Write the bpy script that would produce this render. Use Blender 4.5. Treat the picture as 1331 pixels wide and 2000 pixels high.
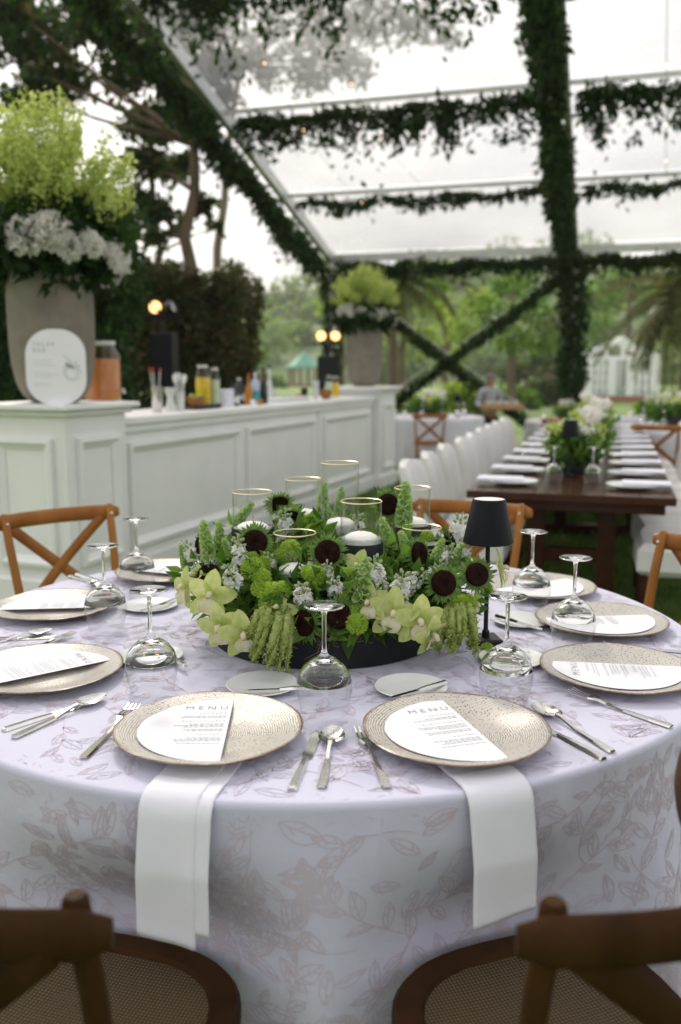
import bpy, math, random
import numpy as np
from mathutils import Vector, Matrix
from math import sin, cos, pi, radians, atan2, sqrt, tan
for o in list(bpy.data.objects): bpy.data.objects.remove(o, do_unlink=True)
scene = bpy.context.scene
col = scene.collection
rnd = random.Random(7)
rng = np.random.default_rng(11)
# ------------------------------------------------------------------ camera
CAMZ, PITCH, FPX = 1.41, radians(9.03), 1750.0
cam_d = bpy.data.cameras.new('camera'); cam = bpy.data.objects.new('camera', cam_d); col.objects.link(cam)
cam.location = (0, 0, CAMZ); cam.rotation_euler = (pi/2-PITCH, 0, 0)
cam_d.sensor_fit = 'VERTICAL'; cam_d.sensor_height = 36; cam_d.lens = 36*FPX/2000
cam_d.clip_start = .05; cam_d.clip_end = 3000
cam_d.dof.use_dof = True; cam_d.dof.focus_distance = 1.86; cam_d.dof.aperture_fstop = 2.5
scene.camera = cam
# ------------------------------------------------------------------ sky and sun
SUN_EL, SUN_AZ = radians(40), radians(-16)      # azimuth from +y, negative = left
world = bpy.data.worlds.new('World'); scene.world = world; world.use_nodes = True
wn, wl = world.node_tree.nodes, world.node_tree.links
bg = wn['Background']; bg.inputs['Strength'].default_value = .1
sky = wn.new('ShaderNodeTexSky'); sky.sky_type = 'NISHITA'; sky.sun_disc = False
sky.sun_elevation = SUN_EL; sky.sun_rotation = SUN_AZ; sky.air_density = 1.0; sky.dust_density = 3.0; sky.ozone_density = 1.5
tc = wn.new('ShaderNodeTexCoord'); mp = wn.new('ShaderNodeMapping'); mp.inputs['Scale'].default_value = (1, 1, 2.2)
nz = wn.new('ShaderNodeTexNoise'); nz.inputs['Scale'].default_value = 2.3; nz.inputs['Detail'].default_value = 7; nz.inputs['Roughness'].default_value = .55
rp = wn.new('ShaderNodeValToRGB')                 # even broken cloud over the whole sky
rp.color_ramp.elements[0].position = .34; rp.color_ramp.elements[0].color = (7.0, 7.2, 7.8, 1)
rp.color_ramp.elements[1].position = .66; rp.color_ramp.elements[1].color = (22, 21.0, 19.6, 1)
mx = wn.new('ShaderNodeMix'); mx.data_type = 'RGBA'; mx.inputs[0].default_value = .72
wl.new(tc.outputs['Generated'], mp.inputs['Vector']); wl.new(mp.outputs[0], nz.inputs['Vector']); wl.new(nz.outputs['Fac'], rp.inputs[0])
sz = wn.new('ShaderNodeSeparateXYZ'); wl.new(tc.outputs['Generated'], sz.inputs[0])      # overcast law: zenith three times the horizon
mr0 = wn.new('ShaderNodeMapRange'); mr0.inputs[1].default_value = 0; mr0.inputs[2].default_value = 1; mr0.inputs[3].default_value = .42; mr0.inputs[4].default_value = 1.0; wl.new(sz.outputs[2], mr0.inputs[0])
sc0 = wn.new('ShaderNodeVectorMath'); sc0.operation = 'SCALE'; wl.new(rp.outputs[0], sc0.inputs[0]); wl.new(mr0.outputs[0], sc0.inputs['Scale'])
wl.new(sky.outputs[0], mx.inputs[6]); wl.new(sc0.outputs[0], mx.inputs[7]); wl.new(mx.outputs[2], bg.inputs['Color'])
sun_d = bpy.data.lights.new('sun', 'SUN'); sun_d.energy = 2.2; sun_d.angle = radians(12); sun_d.color = (1, .92, .78)
sun = bpy.data.objects.new('sun', sun_d); col.objects.link(sun)
sun.rotation_euler = Vector((-sin(SUN_AZ)*cos(SUN_EL)*-1, cos(SUN_AZ)*cos(SUN_EL), sin(SUN_EL))).to_track_quat('Z', 'Y').to_euler()
vs = scene.view_settings; vs.view_transform = 'Standard'; vs.look = 'None'; vs.exposure = .66; vs.gamma = 1; vs.use_curve_mapping = False
scene.render.film_transparent = False
cy = scene.cycles
cy.max_bounces = 10; cy.diffuse_bounces = 4; cy.glossy_bounces = 4; cy.transmission_bounces = 10; cy.transparent_max_bounces = 24
cy.use_denoising = True; cy.sample_clamp_indirect = 6; cy.blur_glossy = .5
# ------------------------------------------------------------------ helpers
def ray(px, py):
    dx, dy = (px-665.5)/FPX, -(py-1000)/FPX
    return Vector((dx, cos(PITCH)+dy*sin(PITCH), -sin(PITCH)+dy*cos(PITCH)))
def at(px, py, Y):            # the point a photograph pixel shows, Y metres ahead
    d = ray(px, py); d *= Y/d.y
    return Vector((d.x, d.y, d.z+CAMZ))
def onz(px, py, z):           # the same on the level z
    d = ray(px, py); d *= (z-CAMZ)/d.z
    return Vector((d.x, d.y, z))
class MB:
    def __init__(s): s.v = []; s.f = []
    def add(s, vs, fs, M=None):
        n = len(s.v)
        s.v += [tuple(M @ Vector(v)) for v in vs] if M is not None else [tuple(v) for v in vs]
        s.f += [tuple(i+n for i in f) for f in fs]
        return s
    def box(s, x0, x1, y0, y1, z0, z1, M=None):
        return s.add([(x0,y0,z0),(x1,y0,z0),(x1,y1,z0),(x0,y1,z0),(x0,y0,z1),(x1,y0,z1),(x1,y1,z1),(x0,y1,z1)],
              [(3,2,1,0),(4,5,6,7),(0,1,5,4),(1,2,6,5),(2,3,7,6),(3,0,4,7)], M)
    def bbox(s, x0, x1, y0, y1, z0, z1, b=.004, M=None):      # box with chamfered edges
        vs = []; 
        for z, e in ((z0, b), (z0+b, 0), (z1-b, 0), (z1, b)):
            vs += [(x0+e+b*(e==0)*0,y0+e,z),(x1-e,y0+e,z),(x1-e,y1-e,z),(x0+e,y1-e,z)]
        n = []
        fs = [(3,2,1,0),(12,13,14,15)]
        for k in range(3):
            for i in range(4): j = (i+1) % 4; fs.append((4*k+i, 4*k+j, 4*k+4+j, 4*k+4+i))
        return s.add(vs, fs, M)
    def tube(s, pts, r, n=8, cap=True, flat=1.0, M=None, up=None):
        pts = [Vector(p) for p in pts]; m = len(pts); rs = r if hasattr(r, '__len__') else [r]*m
        vs = []; prev = None
        for i, p in enumerate(pts):
            t = (pts[min(i+1, m-1)]-pts[max(i-1, 0)]).normalized()
            if prev is None:
                a = Vector(up) if up is not None else (Vector((0,0,1)) if abs(t.z) < .9 else Vector((1,0,0)))
                x = t.cross(a).normalized()
            else: x = (prev - t*prev.dot(t)).normalized()
            prev = x; y = t.cross(x)
            for k in range(n):
                q = 2*pi*k/n
                vs.append(p + x*cos(q)*rs[i] + y*sin(q)*rs[i]*flat)
        fs = []
        for i in range(m-1):
            for k in range(n): fs.append((i*n+k, i*n+(k+1) % n, (i+1)*n+(k+1) % n, (i+1)*n+k))
        if cap: fs += [tuple(range(n-1, -1, -1)), tuple(range((m-1)*n, m*n))]
        return s.add(vs, fs, M)
    def lathe(s, prof, n=24, M=None, close=False):           # prof: (r, z)
        vs = []; fs = []; m = len(prof)
        for r, z in prof:
            for k in range(n): q = 2*pi*k/n; vs.append((max(r, 1e-5)*cos(q), max(r, 1e-5)*sin(q), z))
        for i in range(m-1 + (1 if close else 0)):
            j = (i+1) % m
            for k in range(n): fs.append((i*n+k, i*n+(k+1) % n, j*n+(k+1) % n, j*n+k))
        return s.add(vs, fs, M)
    def grid(s, fn, nu, nv, M=None, wrap=False):
        vs = [fn(i/(nu if wrap else nu), j/nv) for i in range(nu+(0 if wrap else 1)) for j in range(nv+1)]
        w = nv+1; fs = []
        for i in range(nu):
            k = (i+1) % nu if wrap else i+1
            for j in range(nv): fs.append((i*w+j, k*w+j, k*w+j+1, i*w+j+1))
        return s.add(vs, fs, M)
    def bar(s, a, b, w, h, M=None):                           # square bar from a to b
        a, b = Vector(a), Vector(b); t = (b-a).normalized()
        u = Vector((0,0,1)) if abs(t.z) < .95 else Vector((0,1,0))
        x = t.cross(u).normalized(); y = x.cross(t)
        vs = [p + x*sx*w/2 + y*sy*h/2 for p in (a, b) for sx, sy in ((-1,-1),(1,-1),(1,1),(-1,1))]
        return s.add(vs, [(3,2,1,0),(4,5,6,7),(0,1,5,4),(1,2,6,5),(2,3,7,6),(3,0,4,7)], M)
    def mesh(s, name, mat, smooth=True):
        me = bpy.data.meshes.new(name); me.from_pydata(s.v, [], s.f); me.update()
        if smooth:
            me.polygons.foreach_set('use_smooth', [True]*len(me.polygons))
            if smooth != 2: me.set_sharp_from_angle(angle=radians(38))
        if mat: me.materials.append(mat)
        return me
    def obj(s, name, mat, parent=None, smooth=True, **kw): return link(name, s.mesh(name, mat, smooth), parent, **kw)
def link(name, me, parent=None, loc=None, rz=None, M=None):
    o = bpy.data.objects.new(name, me); col.objects.link(o)
    if parent is not None: o.parent = parent
    if M is not None: o.matrix_local = M
    if loc is not None: o.location = loc
    if rz is not None: o.rotation_euler = (0, 0, rz)
    return o
def tag(o, label=None, cat=None, group=None, kind=None):
    if label: o['label'] = label
    if cat: o['category'] = cat
    if group: o['group'] = group
    if kind: o['kind'] = kind
    return o
def thing(name, label, cat, loc=(0,0,0), rz=0, group=None):
    o = link(name, None, loc=loc, rz=rz); o.empty_display_size = .1
    return tag(o, label, cat, group)
def struct(o): o['kind'] = 'structure'; return o
KIDS = {}
def copy_tree(o, parent=None, loc=None, rz=None, label=None, group=None):
    c = o.copy(); col.objects.link(c)
    if parent is not None: c.parent = parent
    if loc is not None: c.location = loc
    if rz is not None: c.rotation_euler = (0, 0, rz)
    if label: c['label'] = label
    if group: c['group'] = group
    for ch in list(o.children): copy_tree(ch, c)
    return c
def frame(loc, z, spin=0.0):     # matrix whose local +z looks along z
    q = Vector(z).normalized().to_track_quat('Z', 'Y')
    return Matrix.Translation(Vector(loc)) @ q.to_matrix().to_4x4() @ Matrix.Rotation(spin, 4, 'Z')
def npmesh(name, V, F, mat):
    me = bpy.data.meshes.new(name); V = np.asarray(V, np.float32); F = np.asarray(F, np.int32); k = F.shape[1]
    me.vertices.add(len(V)); me.vertices.foreach_set('co', V.ravel())
    me.loops.add(F.size); me.loops.foreach_set('vertex_index', F.ravel())
    me.polygons.add(len(F)); me.polygons.foreach_set('loop_start', np.arange(0, F.size, k, dtype=np.int32))
    me.update(calc_edges=True); me.validate()
    if mat: me.materials.append(mat)
    return me
def unit(a): return a/np.maximum(np.linalg.norm(a, axis=1, keepdims=True), 1e-9)
def leaves(name, P, size, mat, aspect=.45, droop=0.0, dirs=None, seed=0, fold=.18):
    r = np.random.default_rng(seed+3); P = np.asarray(P, float); n = len(P)
    L = np.asarray(size)*(.65+.7*r.random(n)) if np.ndim(size) == 0 else np.asarray(size)
    d = unit(r.normal(size=(n, 3)) + (0 if dirs is None else np.asarray(dirs)) + np.array([0, 0, -droop]))
    s = unit(np.cross(d, r.normal(size=(n, 3)))); nn = np.cross(d, s); L = L[:, None]
    V = np.stack([P, P+d*L*.45+s*L*aspect*.5+nn*L*fold, P+d*L, P+d*L*.45-s*L*aspect*.5+nn*L*fold], 1).reshape(-1, 3)
    i = np.arange(n)[:, None]*4
    F = np.concatenate([i+[0, 1, 2], i+[0, 2, 3]], 1).reshape(-1, 3)
    return npmesh(name, V, F, mat)
def blob(c, r, n, seed, flat=.8, hollow=.55):
    g = np.random.default_rng(seed); d = unit(g.normal(size=(n, 3))); q = hollow+(1-hollow)*g.random(n)**.6
    q *= .82+.36*np.sin(d[:, 0]*5+seed)*np.sin(d[:, 1]*4+seed*2)*.6+.1*g.normal(size=n)
    return np.asarray(c)+d*(q*r)[:, None]*np.array([1, 1, flat])
# ------------------------------------------------------------------ materials
def newmat(name):
    m = bpy.data.materials.new(name); m.use_nodes = True; n = m.node_tree.nodes; l = m.node_tree.links
    return m, n, l, n['Principled BSDF']
TEXTS = {}
def text_mesh(body, size, align, sp, mt):
    k = (body, size)
    if k not in TEXTS:
        cu = bpy.data.curves.new('lettering', 'FONT'); cu.body = body; cu.size = size; cu.align_x = align; cu.space_character = sp; cu.resolution_u = 3; cu.offset = -.009*size
        t = bpy.data.objects.new('lettering', cu); col.objects.link(t); dg = bpy.context.evaluated_depsgraph_get(); dg.update()
        me = bpy.data.meshes.new_from_object(t.evaluated_get(dg)); bpy.data.objects.remove(t); me.materials.clear(); me.materials.append(mt); TEXTS[k] = me
    return TEXTS[k]
def setp(b, **kw):
    for k, v in kw.items(): b.inputs[k.replace('_', ' ')].default_value = v
def rgba(c): return (c[0], c[1], c[2], 1)
def ramp(n, stops, interp='LINEAR'):
    r = n.new('ShaderNodeValToRGB'); e = r.color_ramp.elements; r.color_ramp.interpolation = interp
    while len(e) < len(stops): e.new(.5)
    for x, (p, c) in zip(e, stops): x.position = p; x.color = rgba(c)
    return r
def noise(n, l, scale, detail=3, coord='Object', vec=None, stretch=None, rough=.5):
    t = n.new('ShaderNodeTexNoise'); t.inputs['Scale'].default_value = scale; t.inputs['Detail'].default_value = detail; t.inputs['Roughness'].default_value = rough
    c = n.new('ShaderNodeTexCoord'); src = c.outputs[coord]
    if stretch:
        mpn = n.new('ShaderNodeMapping'); mpn.inputs['Scale'].default_value = stretch; l.new(src, mpn.inputs[0]); src = mpn.outputs[0]
    l.new(src, t.inputs['Vector']); return t
def bump(n, l, b, h, strength=.3, dist=.002):
    k = n.new('ShaderNodeBump'); k.inputs['Strength'].default_value = strength; k.inputs['Distance'].default_value = dist
    l.new(h, k.inputs['Height']); l.new(k.outputs[0], b.inputs['Normal']); return k
def mat(name, c, rough=.5, metal=0, c2=None, scale=12, bs=0, bscale=80, bd=.002, stretch=None, lo=.35, hi=.65, detail=4, **kw):
    m, n, l, b = newmat(name); setp(b, Base_Color=rgba(c), Roughness=rough, Metallic=metal, **kw)
    if c2 is not None:
        t = noise(n, l, scale, detail, stretch=stretch); r = ramp(n, [(lo, c), (hi, c2)]); l.new(t.outputs['Fac'], r.inputs[0]); l.new(r.outputs[0], b.inputs['Base Color'])
    if bs: t = noise(n, l, bscale, 4, stretch=stretch); bump(n, l, b, t.outputs['Fac'], bs, bd)
    return m
def leafmat(name, cols, transl=.45, rough=.5, boost=1.0):
    m, n, l, b = newmat(name); g = n.new('ShaderNodeNewGeometry')
    r = ramp(n, [(i/(max(len(cols)-1, 1)), c) for i, c in enumerate(cols)]); l.new(g.outputs['Random Per Island'], r.inputs[0])
    l.new(r.outputs[0], b.inputs['Base Color']); setp(b, Roughness=rough, Specular_IOR_Level=.18)
    t = n.new('ShaderNodeBsdfTranslucent'); hs = n.new('ShaderNodeHueSaturation'); hs.inputs['Value'].default_value = 1.25*boost; hs.inputs['Saturation'].default_value = 1.1
    l.new(r.outputs[0], hs.inputs['Color']); l.new(hs.outputs[0], t.inputs['Color'])
    x = n.new('ShaderNodeMixShader'); x.inputs[0].default_value = transl
    l.new(b.outputs[0], x.inputs[1]); l.new(t.outputs[0], x.inputs[2]); l.new(x.outputs[0], n['Material Output'].inputs['Surface'])
    return m
def petal(name, c, c2, transl=.35, scale=25):
    m, n, l, b = newmat(name); t = noise(n, l, scale, 3); r = ramp(n, [(.35, c), (.65, c2)]); l.new(t.outputs['Fac'], r.inputs[0])
    l.new(r.outputs[0], b.inputs['Base Color']); setp(b, Roughness=.55)
    tr = n.new('ShaderNodeBsdfTranslucent'); l.new(r.outputs[0], tr.inputs['Color'])
    x = n.new('ShaderNodeMixShader'); x.inputs[0].default_value = transl
    l.new(b.outputs[0], x.inputs[1]); l.new(tr.outputs[0], x.inputs[2]); l.new(x.outputs[0], n['Material Output'].inputs['Surface'])
    return m
def thinglass(name, tint=(1, 1, 1), ior=1.5, rough=0.0, milk=0.0, milkcol=(.8, .8, .8), power=5):
    m, n, l, b = newmat(name)
    tr = n.new('ShaderNodeBsdfTransparent'); tr.inputs[0].default_value = rgba(tint)
    gl = n.new('ShaderNodeBsdfGlossy'); gl.inputs['Roughness'].default_value = rough
    lw = n.new('ShaderNodeLayerWeight'); lw.inputs['Blend'].default_value = .5; pw = n.new('ShaderNodeMath'); pw.operation = 'POWER'; pw.inputs[1].default_value = power; l.new(lw.outputs['Facing'], pw.inputs[0])
    f0 = ((ior-1)/(ior+1))**2; ma = n.new('ShaderNodeMath'); ma.operation = 'MULTIPLY_ADD'; ma.inputs[1].default_value = .75; ma.inputs[2].default_value = f0; l.new(pw.outputs[0], ma.inputs[0])
    x = n.new('ShaderNodeMixShader'); l.new(ma.outputs[0], x.inputs[0]); l.new(tr.outputs[0], x.inputs[1]); l.new(gl.outputs[0], x.inputs[2])
    out = x.outputs[0]
    if milk:
        td = n.new('ShaderNodeBsdfTranslucent'); td.inputs[0].default_value = rgba(milkcol)
        t = noise(n, l, .9, 5, rough=.6); mr = n.new('ShaderNodeMapRange'); mr.inputs[1].default_value = .3; mr.inputs[2].default_value = .7; mr.inputs[3].default_value = milk*.6; mr.inputs[4].default_value = milk*1.4
        l.new(t.outputs['Fac'], mr.inputs[0])
        y = n.new('ShaderNodeMixShader'); l.new(mr.outputs[0], y.inputs[0]); l.new(out, y.inputs[1]); l.new(td.outputs[0], y.inputs[2]); out = y.outputs[0]
    l.new(out, n['Material Output'].inputs['Surface']); return m
def emis(name, c, s):
    m, n, l, b = newmat(name); setp(b, Base_Color=rgba(c), Emission_Color=rgba(c), Emission_Strength=s); return m
def wood(name, c, c2, rough=.45, scale=9, stretch=(1, 1, .12), bs=.15, spec=.25):
    m, n, l, b = newmat(name); t = noise(n, l, scale, 6, stretch=stretch, rough=.65)
    r = ramp(n, [(.3, c), (.7, c2)]); l.new(t.outputs['Fac'], r.inputs[0]); l.new(r.outputs[0], b.inputs['Base Color'])
    setp(b, Roughness=rough, Specular_IOR_Level=spec); t2 = noise(n, l, scale*9, 4, stretch=stretch); bump(n, l, b, t2.outputs['Fac'], bs, .001); return m
M = {}
M['white_paint'] = mat('white paint', (.82, .82, .81), .45, c2=(.76, .765, .755), scale=3, bs=.05, bscale=60)
M['taupe'] = None
M['steel'] = mat('polished steel', (.72, .71, .69), .16, 1, c2=(.62, .61, .59), scale=40)
M['alu'] = mat('aluminium', (.72, .72, .70), .35, .6, c2=(.6, .6, .58), scale=6)
M['black'] = mat('matt black paint', (.008, .009, .011), .42, c2=(.014, .015, .018), scale=20, bs=.05, Specular_IOR_Level=.3)
M['drum'] = mat('black drum board', (.007, .008, .012), .55, c2=(.012, .014, .018), scale=14, bs=.1, bscale=140, Specular_IOR_Level=.25)
M['bright_white'] = mat('bright white paint', (.84, .85, .85), .4)
M['white_cer'] = mat('white porcelain', (.78, .79, .78), .12, c2=(.74, .75, .74), scale=6)
M['linen'] = mat('white napkin linen', (.79, .785, .86), .85, c2=(.74, .74, .81), scale=8, bs=.25, bscale=900, bd=.0006)
M['card'] = mat('menu card paper', (.84, .83, .87), .7, c2=(.82, .81, .85), scale=20)
M['ink'] = mat('grey printing ink', (.30, .30, .33), .8); M['ink2'] = mat('pale grey printing ink', (.62, .62, .66), .8)
M['wax'] = mat('white candle wax', (.93, .92, .90), .75, c2=(.88, .87, .85), scale=30, Specular_IOR_Level=.15)
M['wick'] = mat('red candle wick', (.6, .12, .08), .7)
M['gold'] = mat('gilt glass rim', (.92, .80, .60), .3, 1)
M['tglass'] = thinglass('thin clear glass', (.97, .975, .97), 1.5, power=2.6)
M['bowlglass'] = thinglass('thin bowl glass', (.965, .97, .97), 1.55, power=3)
M['film'] = thinglass('clear tent film', (.68, .68, .68), 1.35, .1, .22, (.62, .62, .61))
M['pane'] = thinglass('window pane glass', (.8, .85, .85), 1.5)
m, n, l, b = newmat('crystal glass'); setp(b, Base_Color=(1, 1, 1, 1), Roughness=0.0, IOR=1.46, Transmission_Weight=1.0); M['crystal'] = m
m, n, l, b = newmat('water'); setp(b, Base_Color=(.95, .96, .95, 1), Roughness=.15, Transmission_Weight=.1, IOR=1.33, Alpha=.4, Specular_IOR_Level=.2); M['water'] = m
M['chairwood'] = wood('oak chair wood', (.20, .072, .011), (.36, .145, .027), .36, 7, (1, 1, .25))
M['shadedchair'] = wood('shade darkened chair wood', (.020, .0095, .004), (.058, .027, .009), .5, 7, (1, 1, .25), spec=.06, bs=.4)  # same wood as chairwood, the near chairs' shade put into its colour
M['tablewood'] = wood('dark table wood', (.035, .012, .007), (.07, .026, .014), .22, 5, (1, .12, 1))
M['white_uph'] = mat('white chair upholstery', (.72, .71, .69), .85, c2=(.66, .65, .64), scale=5, bs=.2, bscale=300, bd=.001)
M['stem'] = mat('green stems', (.09, .17, .03), .5, c2=(.14, .25, .05), scale=30)
M['bark'] = mat('tree bark', (.10, .07, .05), .9, c2=(.17, .12, .08), scale=9, bs=.8, bscale=20, bd=.03, stretch=(1, 1, .2))
M['cloth2'] = mat('pale lavender tablecloth', (.66, .65, .71), .85, c2=(.6, .59, .66), scale=4)
# woven cane
m, n, l, b = newmat('woven cane'); tcn = n.new('ShaderNodeTexCoord')
w1 = n.new('ShaderNodeTexWave'); w2 = n.new('ShaderNodeTexWave')
for w, ax in ((w1, 'X'), (w2, 'Y')): w.bands_direction = ax; w.inputs['Scale'].default_value = 52; w.inputs['Distortion'].default_value = .4; l.new(tcn.outputs['Object'], w.inputs['Vector'])
mm = n.new('ShaderNodeMath'); mm.operation = 'MULTIPLY'; l.new(w1.outputs['Fac'], mm.inputs[0]); l.new(w2.outputs['Fac'], mm.inputs[1])
r = ramp(n, [(0, (.03, .018, .007)), (.35, (.13, .08, .028)), (1, (.27, .18, .075))]); l.new(mm.outputs[0], r.inputs[0]); l.new(r.outputs[0], b.inputs['Base Color']); setp(b, Roughness=.6)
bump(n, l, b, mm.outputs[0], .9, .003); M['cane'] = m
# ribbed taupe vase
m, n, l, b = newmat('ribbed taupe ceramic'); tcn = n.new('ShaderNodeTexCoord'); w1 = n.new('ShaderNodeTexWave'); w1.bands_direction = 'Z'; w1.inputs['Scale'].default_value = 28; w1.inputs['Distortion'].default_value = .6
l.new(tcn.outputs['Object'], w1.inputs['Vector']); t = noise(n, l, 9, 4); r = ramp(n, [(.3, (.225, .195, .16)), (.7, (.29, .255, .21))]); l.new(t.outputs['Fac'], r.inputs[0]); mv = n.new('ShaderNodeMix'); mv.data_type = 'RGBA'; mv.blend_type = 'MULTIPLY'; mv.inputs[0].default_value = .5; rw = ramp(n, [(0, (.55, .55, .55)), (.6, (1, 1, 1))]); l.new(w1.outputs['Fac'], rw.inputs[0]); l.new(r.outputs[0], mv.inputs[6]); l.new(rw.outputs[0], mv.inputs[7]); l.new(mv.outputs[2], b.inputs['Base Color']); setp(b, Roughness=.85)
bump(n, l, b, w1.outputs['Fac'], .6, .006); M['taupe'] = m
# stoneware plate: thrown rings, speckles, brown rim
m, n, l, b = newmat('speckled stoneware'); tcn = n.new('ShaderNodeTexCoord'); sx = n.new('ShaderNodeSeparateXYZ'); l.new(tcn.outputs['Object'], sx.inputs[0])
cb = n.new('ShaderNodeCombineXYZ'); l.new(sx.outputs[0], cb.inputs[0]); l.new(sx.outputs[1], cb.inputs[1])
ln = n.new('ShaderNodeVectorMath'); ln.operation = 'LENGTH'; l.new(cb.outputs[0], ln.inputs[0])
nw = noise(n, l, 9, 3); ad = n.new('ShaderNodeMath'); ad.operation = 'MULTIPLY_ADD'; ad.inputs[1].default_value = .022; l.new(nw.outputs['Fac'], ad.inputs[0]); l.new(ln.outputs['Value'], ad.inputs[2])
si = n.new('ShaderNodeMath'); si.operation = 'MULTIPLY'; si.inputs[1].default_value = 1500; l.new(ad.outputs[0], si.inputs[0]); sn = n.new('ShaderNodeMath'); sn.operation = 'SINE'; l.new(si.outputs[0], sn.inputs[0])
n2 = noise(n, l, 38, 6, rough=.7); n2.inputs['Distortion'].default_value = 1.5; ringm = n.new('ShaderNodeMath'); ringm.operation = 'MULTIPLY'; l.new(sn.outputs[0], ringm.inputs[0]); l.new(n2.outputs['Fac'], ringm.inputs[1])
base = ramp(n, [(0, (.24, .20, .16)), (.3, (.45, .41, .36)), (.6, (.60, .57, .53)), (1, (.68, .66, .63))]); mr = n.new('ShaderNodeMapRange'); mr.inputs[1].default_value = -.6; mr.inputs[2].default_value = .6; l.new(ringm.outputs[0], mr.inputs[0]); l.new(mr.outputs[0], base.inputs[0])
vo = n.new('ShaderNodeTexVoronoi'); vo.voronoi_dimensions = '2D'; vo.inputs['Scale'].default_value = 150; l.new(tcn.outputs['Object'], vo.inputs['Vector'])
sp = ramp(n, [(.14, (1, 1, 1)), (.24, (0, 0, 0))]); l.new(vo.outputs['Distance'], sp.inputs[0])
cl = n.new('ShaderNodeSeparateColor'); l.new(vo.outputs['Color'], cl.inputs[0]); n3 = noise(n, l, 14, 3); gt = n.new('ShaderNodeMath'); gt.operation = 'MULTIPLY'; l.new(cl.outputs[0], gt.inputs[0]); l.new(n3.outputs['Fac'], gt.inputs[1])
g2 = n.new('ShaderNodeMath'); g2.operation = 'GREATER_THAN'; g2.inputs[1].default_value = .27; l.new(gt.outputs[0], g2.inputs[0]); sm = n.new('ShaderNodeMath'); sm.operation = 'MULTIPLY'; l.new(sp.outputs[0], sm.inputs[0]); l.new(g2.outputs[0], sm.inputs[1])
mx1 = n.new('ShaderNodeMix'); mx1.data_type = 'RGBA'; l.new(sm.outputs[0], mx1.inputs[0]); l.new(base.outputs[0], mx1.inputs[6]); mx1.inputs[7].default_value = (.05, .035, .03, 1)
n4 = noise(n, l, 22, 4, rough=.7); ra = n.new('ShaderNodeMath'); ra.operation = 'MULTIPLY_ADD'; ra.inputs[1].default_value = .020; l.new(n4.outputs['Fac'], ra.inputs[0]); l.new(ln.outputs['Value'], ra.inputs[2])
rr = ramp(n, [(.1680, (0, 0, 0)), (.1750, (1, 1, 1))]); l.new(ra.outputs[0], rr.inputs[0])
mx2 = n.new('ShaderNodeMix'); mx2.data_type = 'RGBA'; l.new(rr.outputs[0], mx2.inputs[0]); l.new(mx1.outputs[2], mx2.inputs[6]); mx2.inputs[7].default_value = (.13, .065, .025, 1)
l.new(mx2.outputs[2], b.inputs['Base Color']); setp(b, Roughness=.3); bump(n, l, b, ringm.outputs[0], .35, .0006); M['stoneware'] = m
# foliage
M['leaf_dark'] = leafmat('dark garland leaves', [(.010, .026, .006), (.022, .052, .010), (.05, .10, .02)], .35)
M['leaf_tree'] = leafmat('tree leaves', [(.02, .042, .014), (.04, .075, .02), (.07, .115, .03), (.10, .065, .03)], .42)
M['leaf_mid'] = leafmat('mid green leaves', [(.06, .125, .016), (.11, .20, .03), (.18, .28, .05)], .48)
M['leaf_yel'] = leafmat('yellow green leaves', [(.16, .24, .035), (.24, .33, .05), (.33, .41, .09)], .5)
M['leaf_far'] = leafmat('far tree leaves', [(.10, .17, .05), (.15, .23, .065), (.22, .29, .09)], .48)
M['leaf_red'] = leafmat('russet hedge leaves', [(.055, .045, .02), (.095, .06, .025), (.055, .08, .022), (.035, .055, .016)], .35)
M['lime'] = leafmat('lime blossom sprays', [(.40, .47, .12), (.53, .60, .19), (.64, .69, .32)], .52, boost=1.0)
M['petal_white'] = leafmat('white hydrangea petals', [(.76, .74, .69), (.85, .84, .80), (.9, .89, .86)], .45, boost=.85)
M['grass'] = leafmat('lawn grass', [(.07, .15, .02), (.12, .22, .035), (.18, .28, .06)], .35)
M['palm'] = leafmat('palm leaflets', [(.07, .09, .03), (.11, .12, .04), (.16, .14, .06)], .35)
M['orchid'] = petal('lime orchid petals', (.52, .62, .15), (.72, .76, .36), .5, 45)
M['lip'] = petal('cream orchid lip', (.72, .68, .40), (.78, .74, .62), .3, 60)
M['pollen'] = mat('yellow orchid throat', (.75, .52, .05), .6)
M['disc'] = mat('dark sunflower disc', (.008, .004, .003), .8, c2=(.032, .011, .008), scale=260, bs=1, bscale=420, bd=.004, Specular_IOR_Level=.08)
M['sepal'] = petal('green sunflower sepals', (.11, .21, .04), (.21, .34, .08), .4, 40)
M['pompon'] = petal('green button chrysanthemum', (.36, .54, .05), (.50, .68, .12), .4, 60)
M['bells'] = petal('bells of ireland calyx', (.38, .55, .16), (.52, .68, .30), .55, 50)
M['stock'] = petal('white stock petals', (.78, .79, .76), (.84, .84, .82), .3, 60)
M['bud'] = petal('pale green buds', (.32, .42, .20), (.45, .52, .32), .3, 60)
M['amar'] = mat('hanging amaranthus tassel', (.20, .26, .06), .8, c2=(.32, .38, .11), scale=120, bs=1, bscale=400, bd=.003)
M['moss'] = mat('brown moss', (.16, .11, .03), .9, c2=(.24, .18, .06), scale=60)
M['fill'] = leafmat('centrepiece filler leaves', [(.045, .10, .018), (.10, .20, .035), (.20, .32, .075)], .5)
GLASS = [(0, .1045), (.012, .1035), (.022, .1005), (.034, .0925), (.0440, .081), (.0502, .066), (.0508, .0650), (.0522, .0660), (.0462, .0845), (.036, .0985), (.024, .108), (.013, .1135), (.0068, .119), (.0046, .127), (.0040, .145), (.0040, .175), (.0046, .195), (.0065, .203), (.012, .2072), (.024, .2095), (.0365, .2103), (.0385, .2114), (.0375, .2126), (.02, .2136), (0, .2142)]
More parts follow.
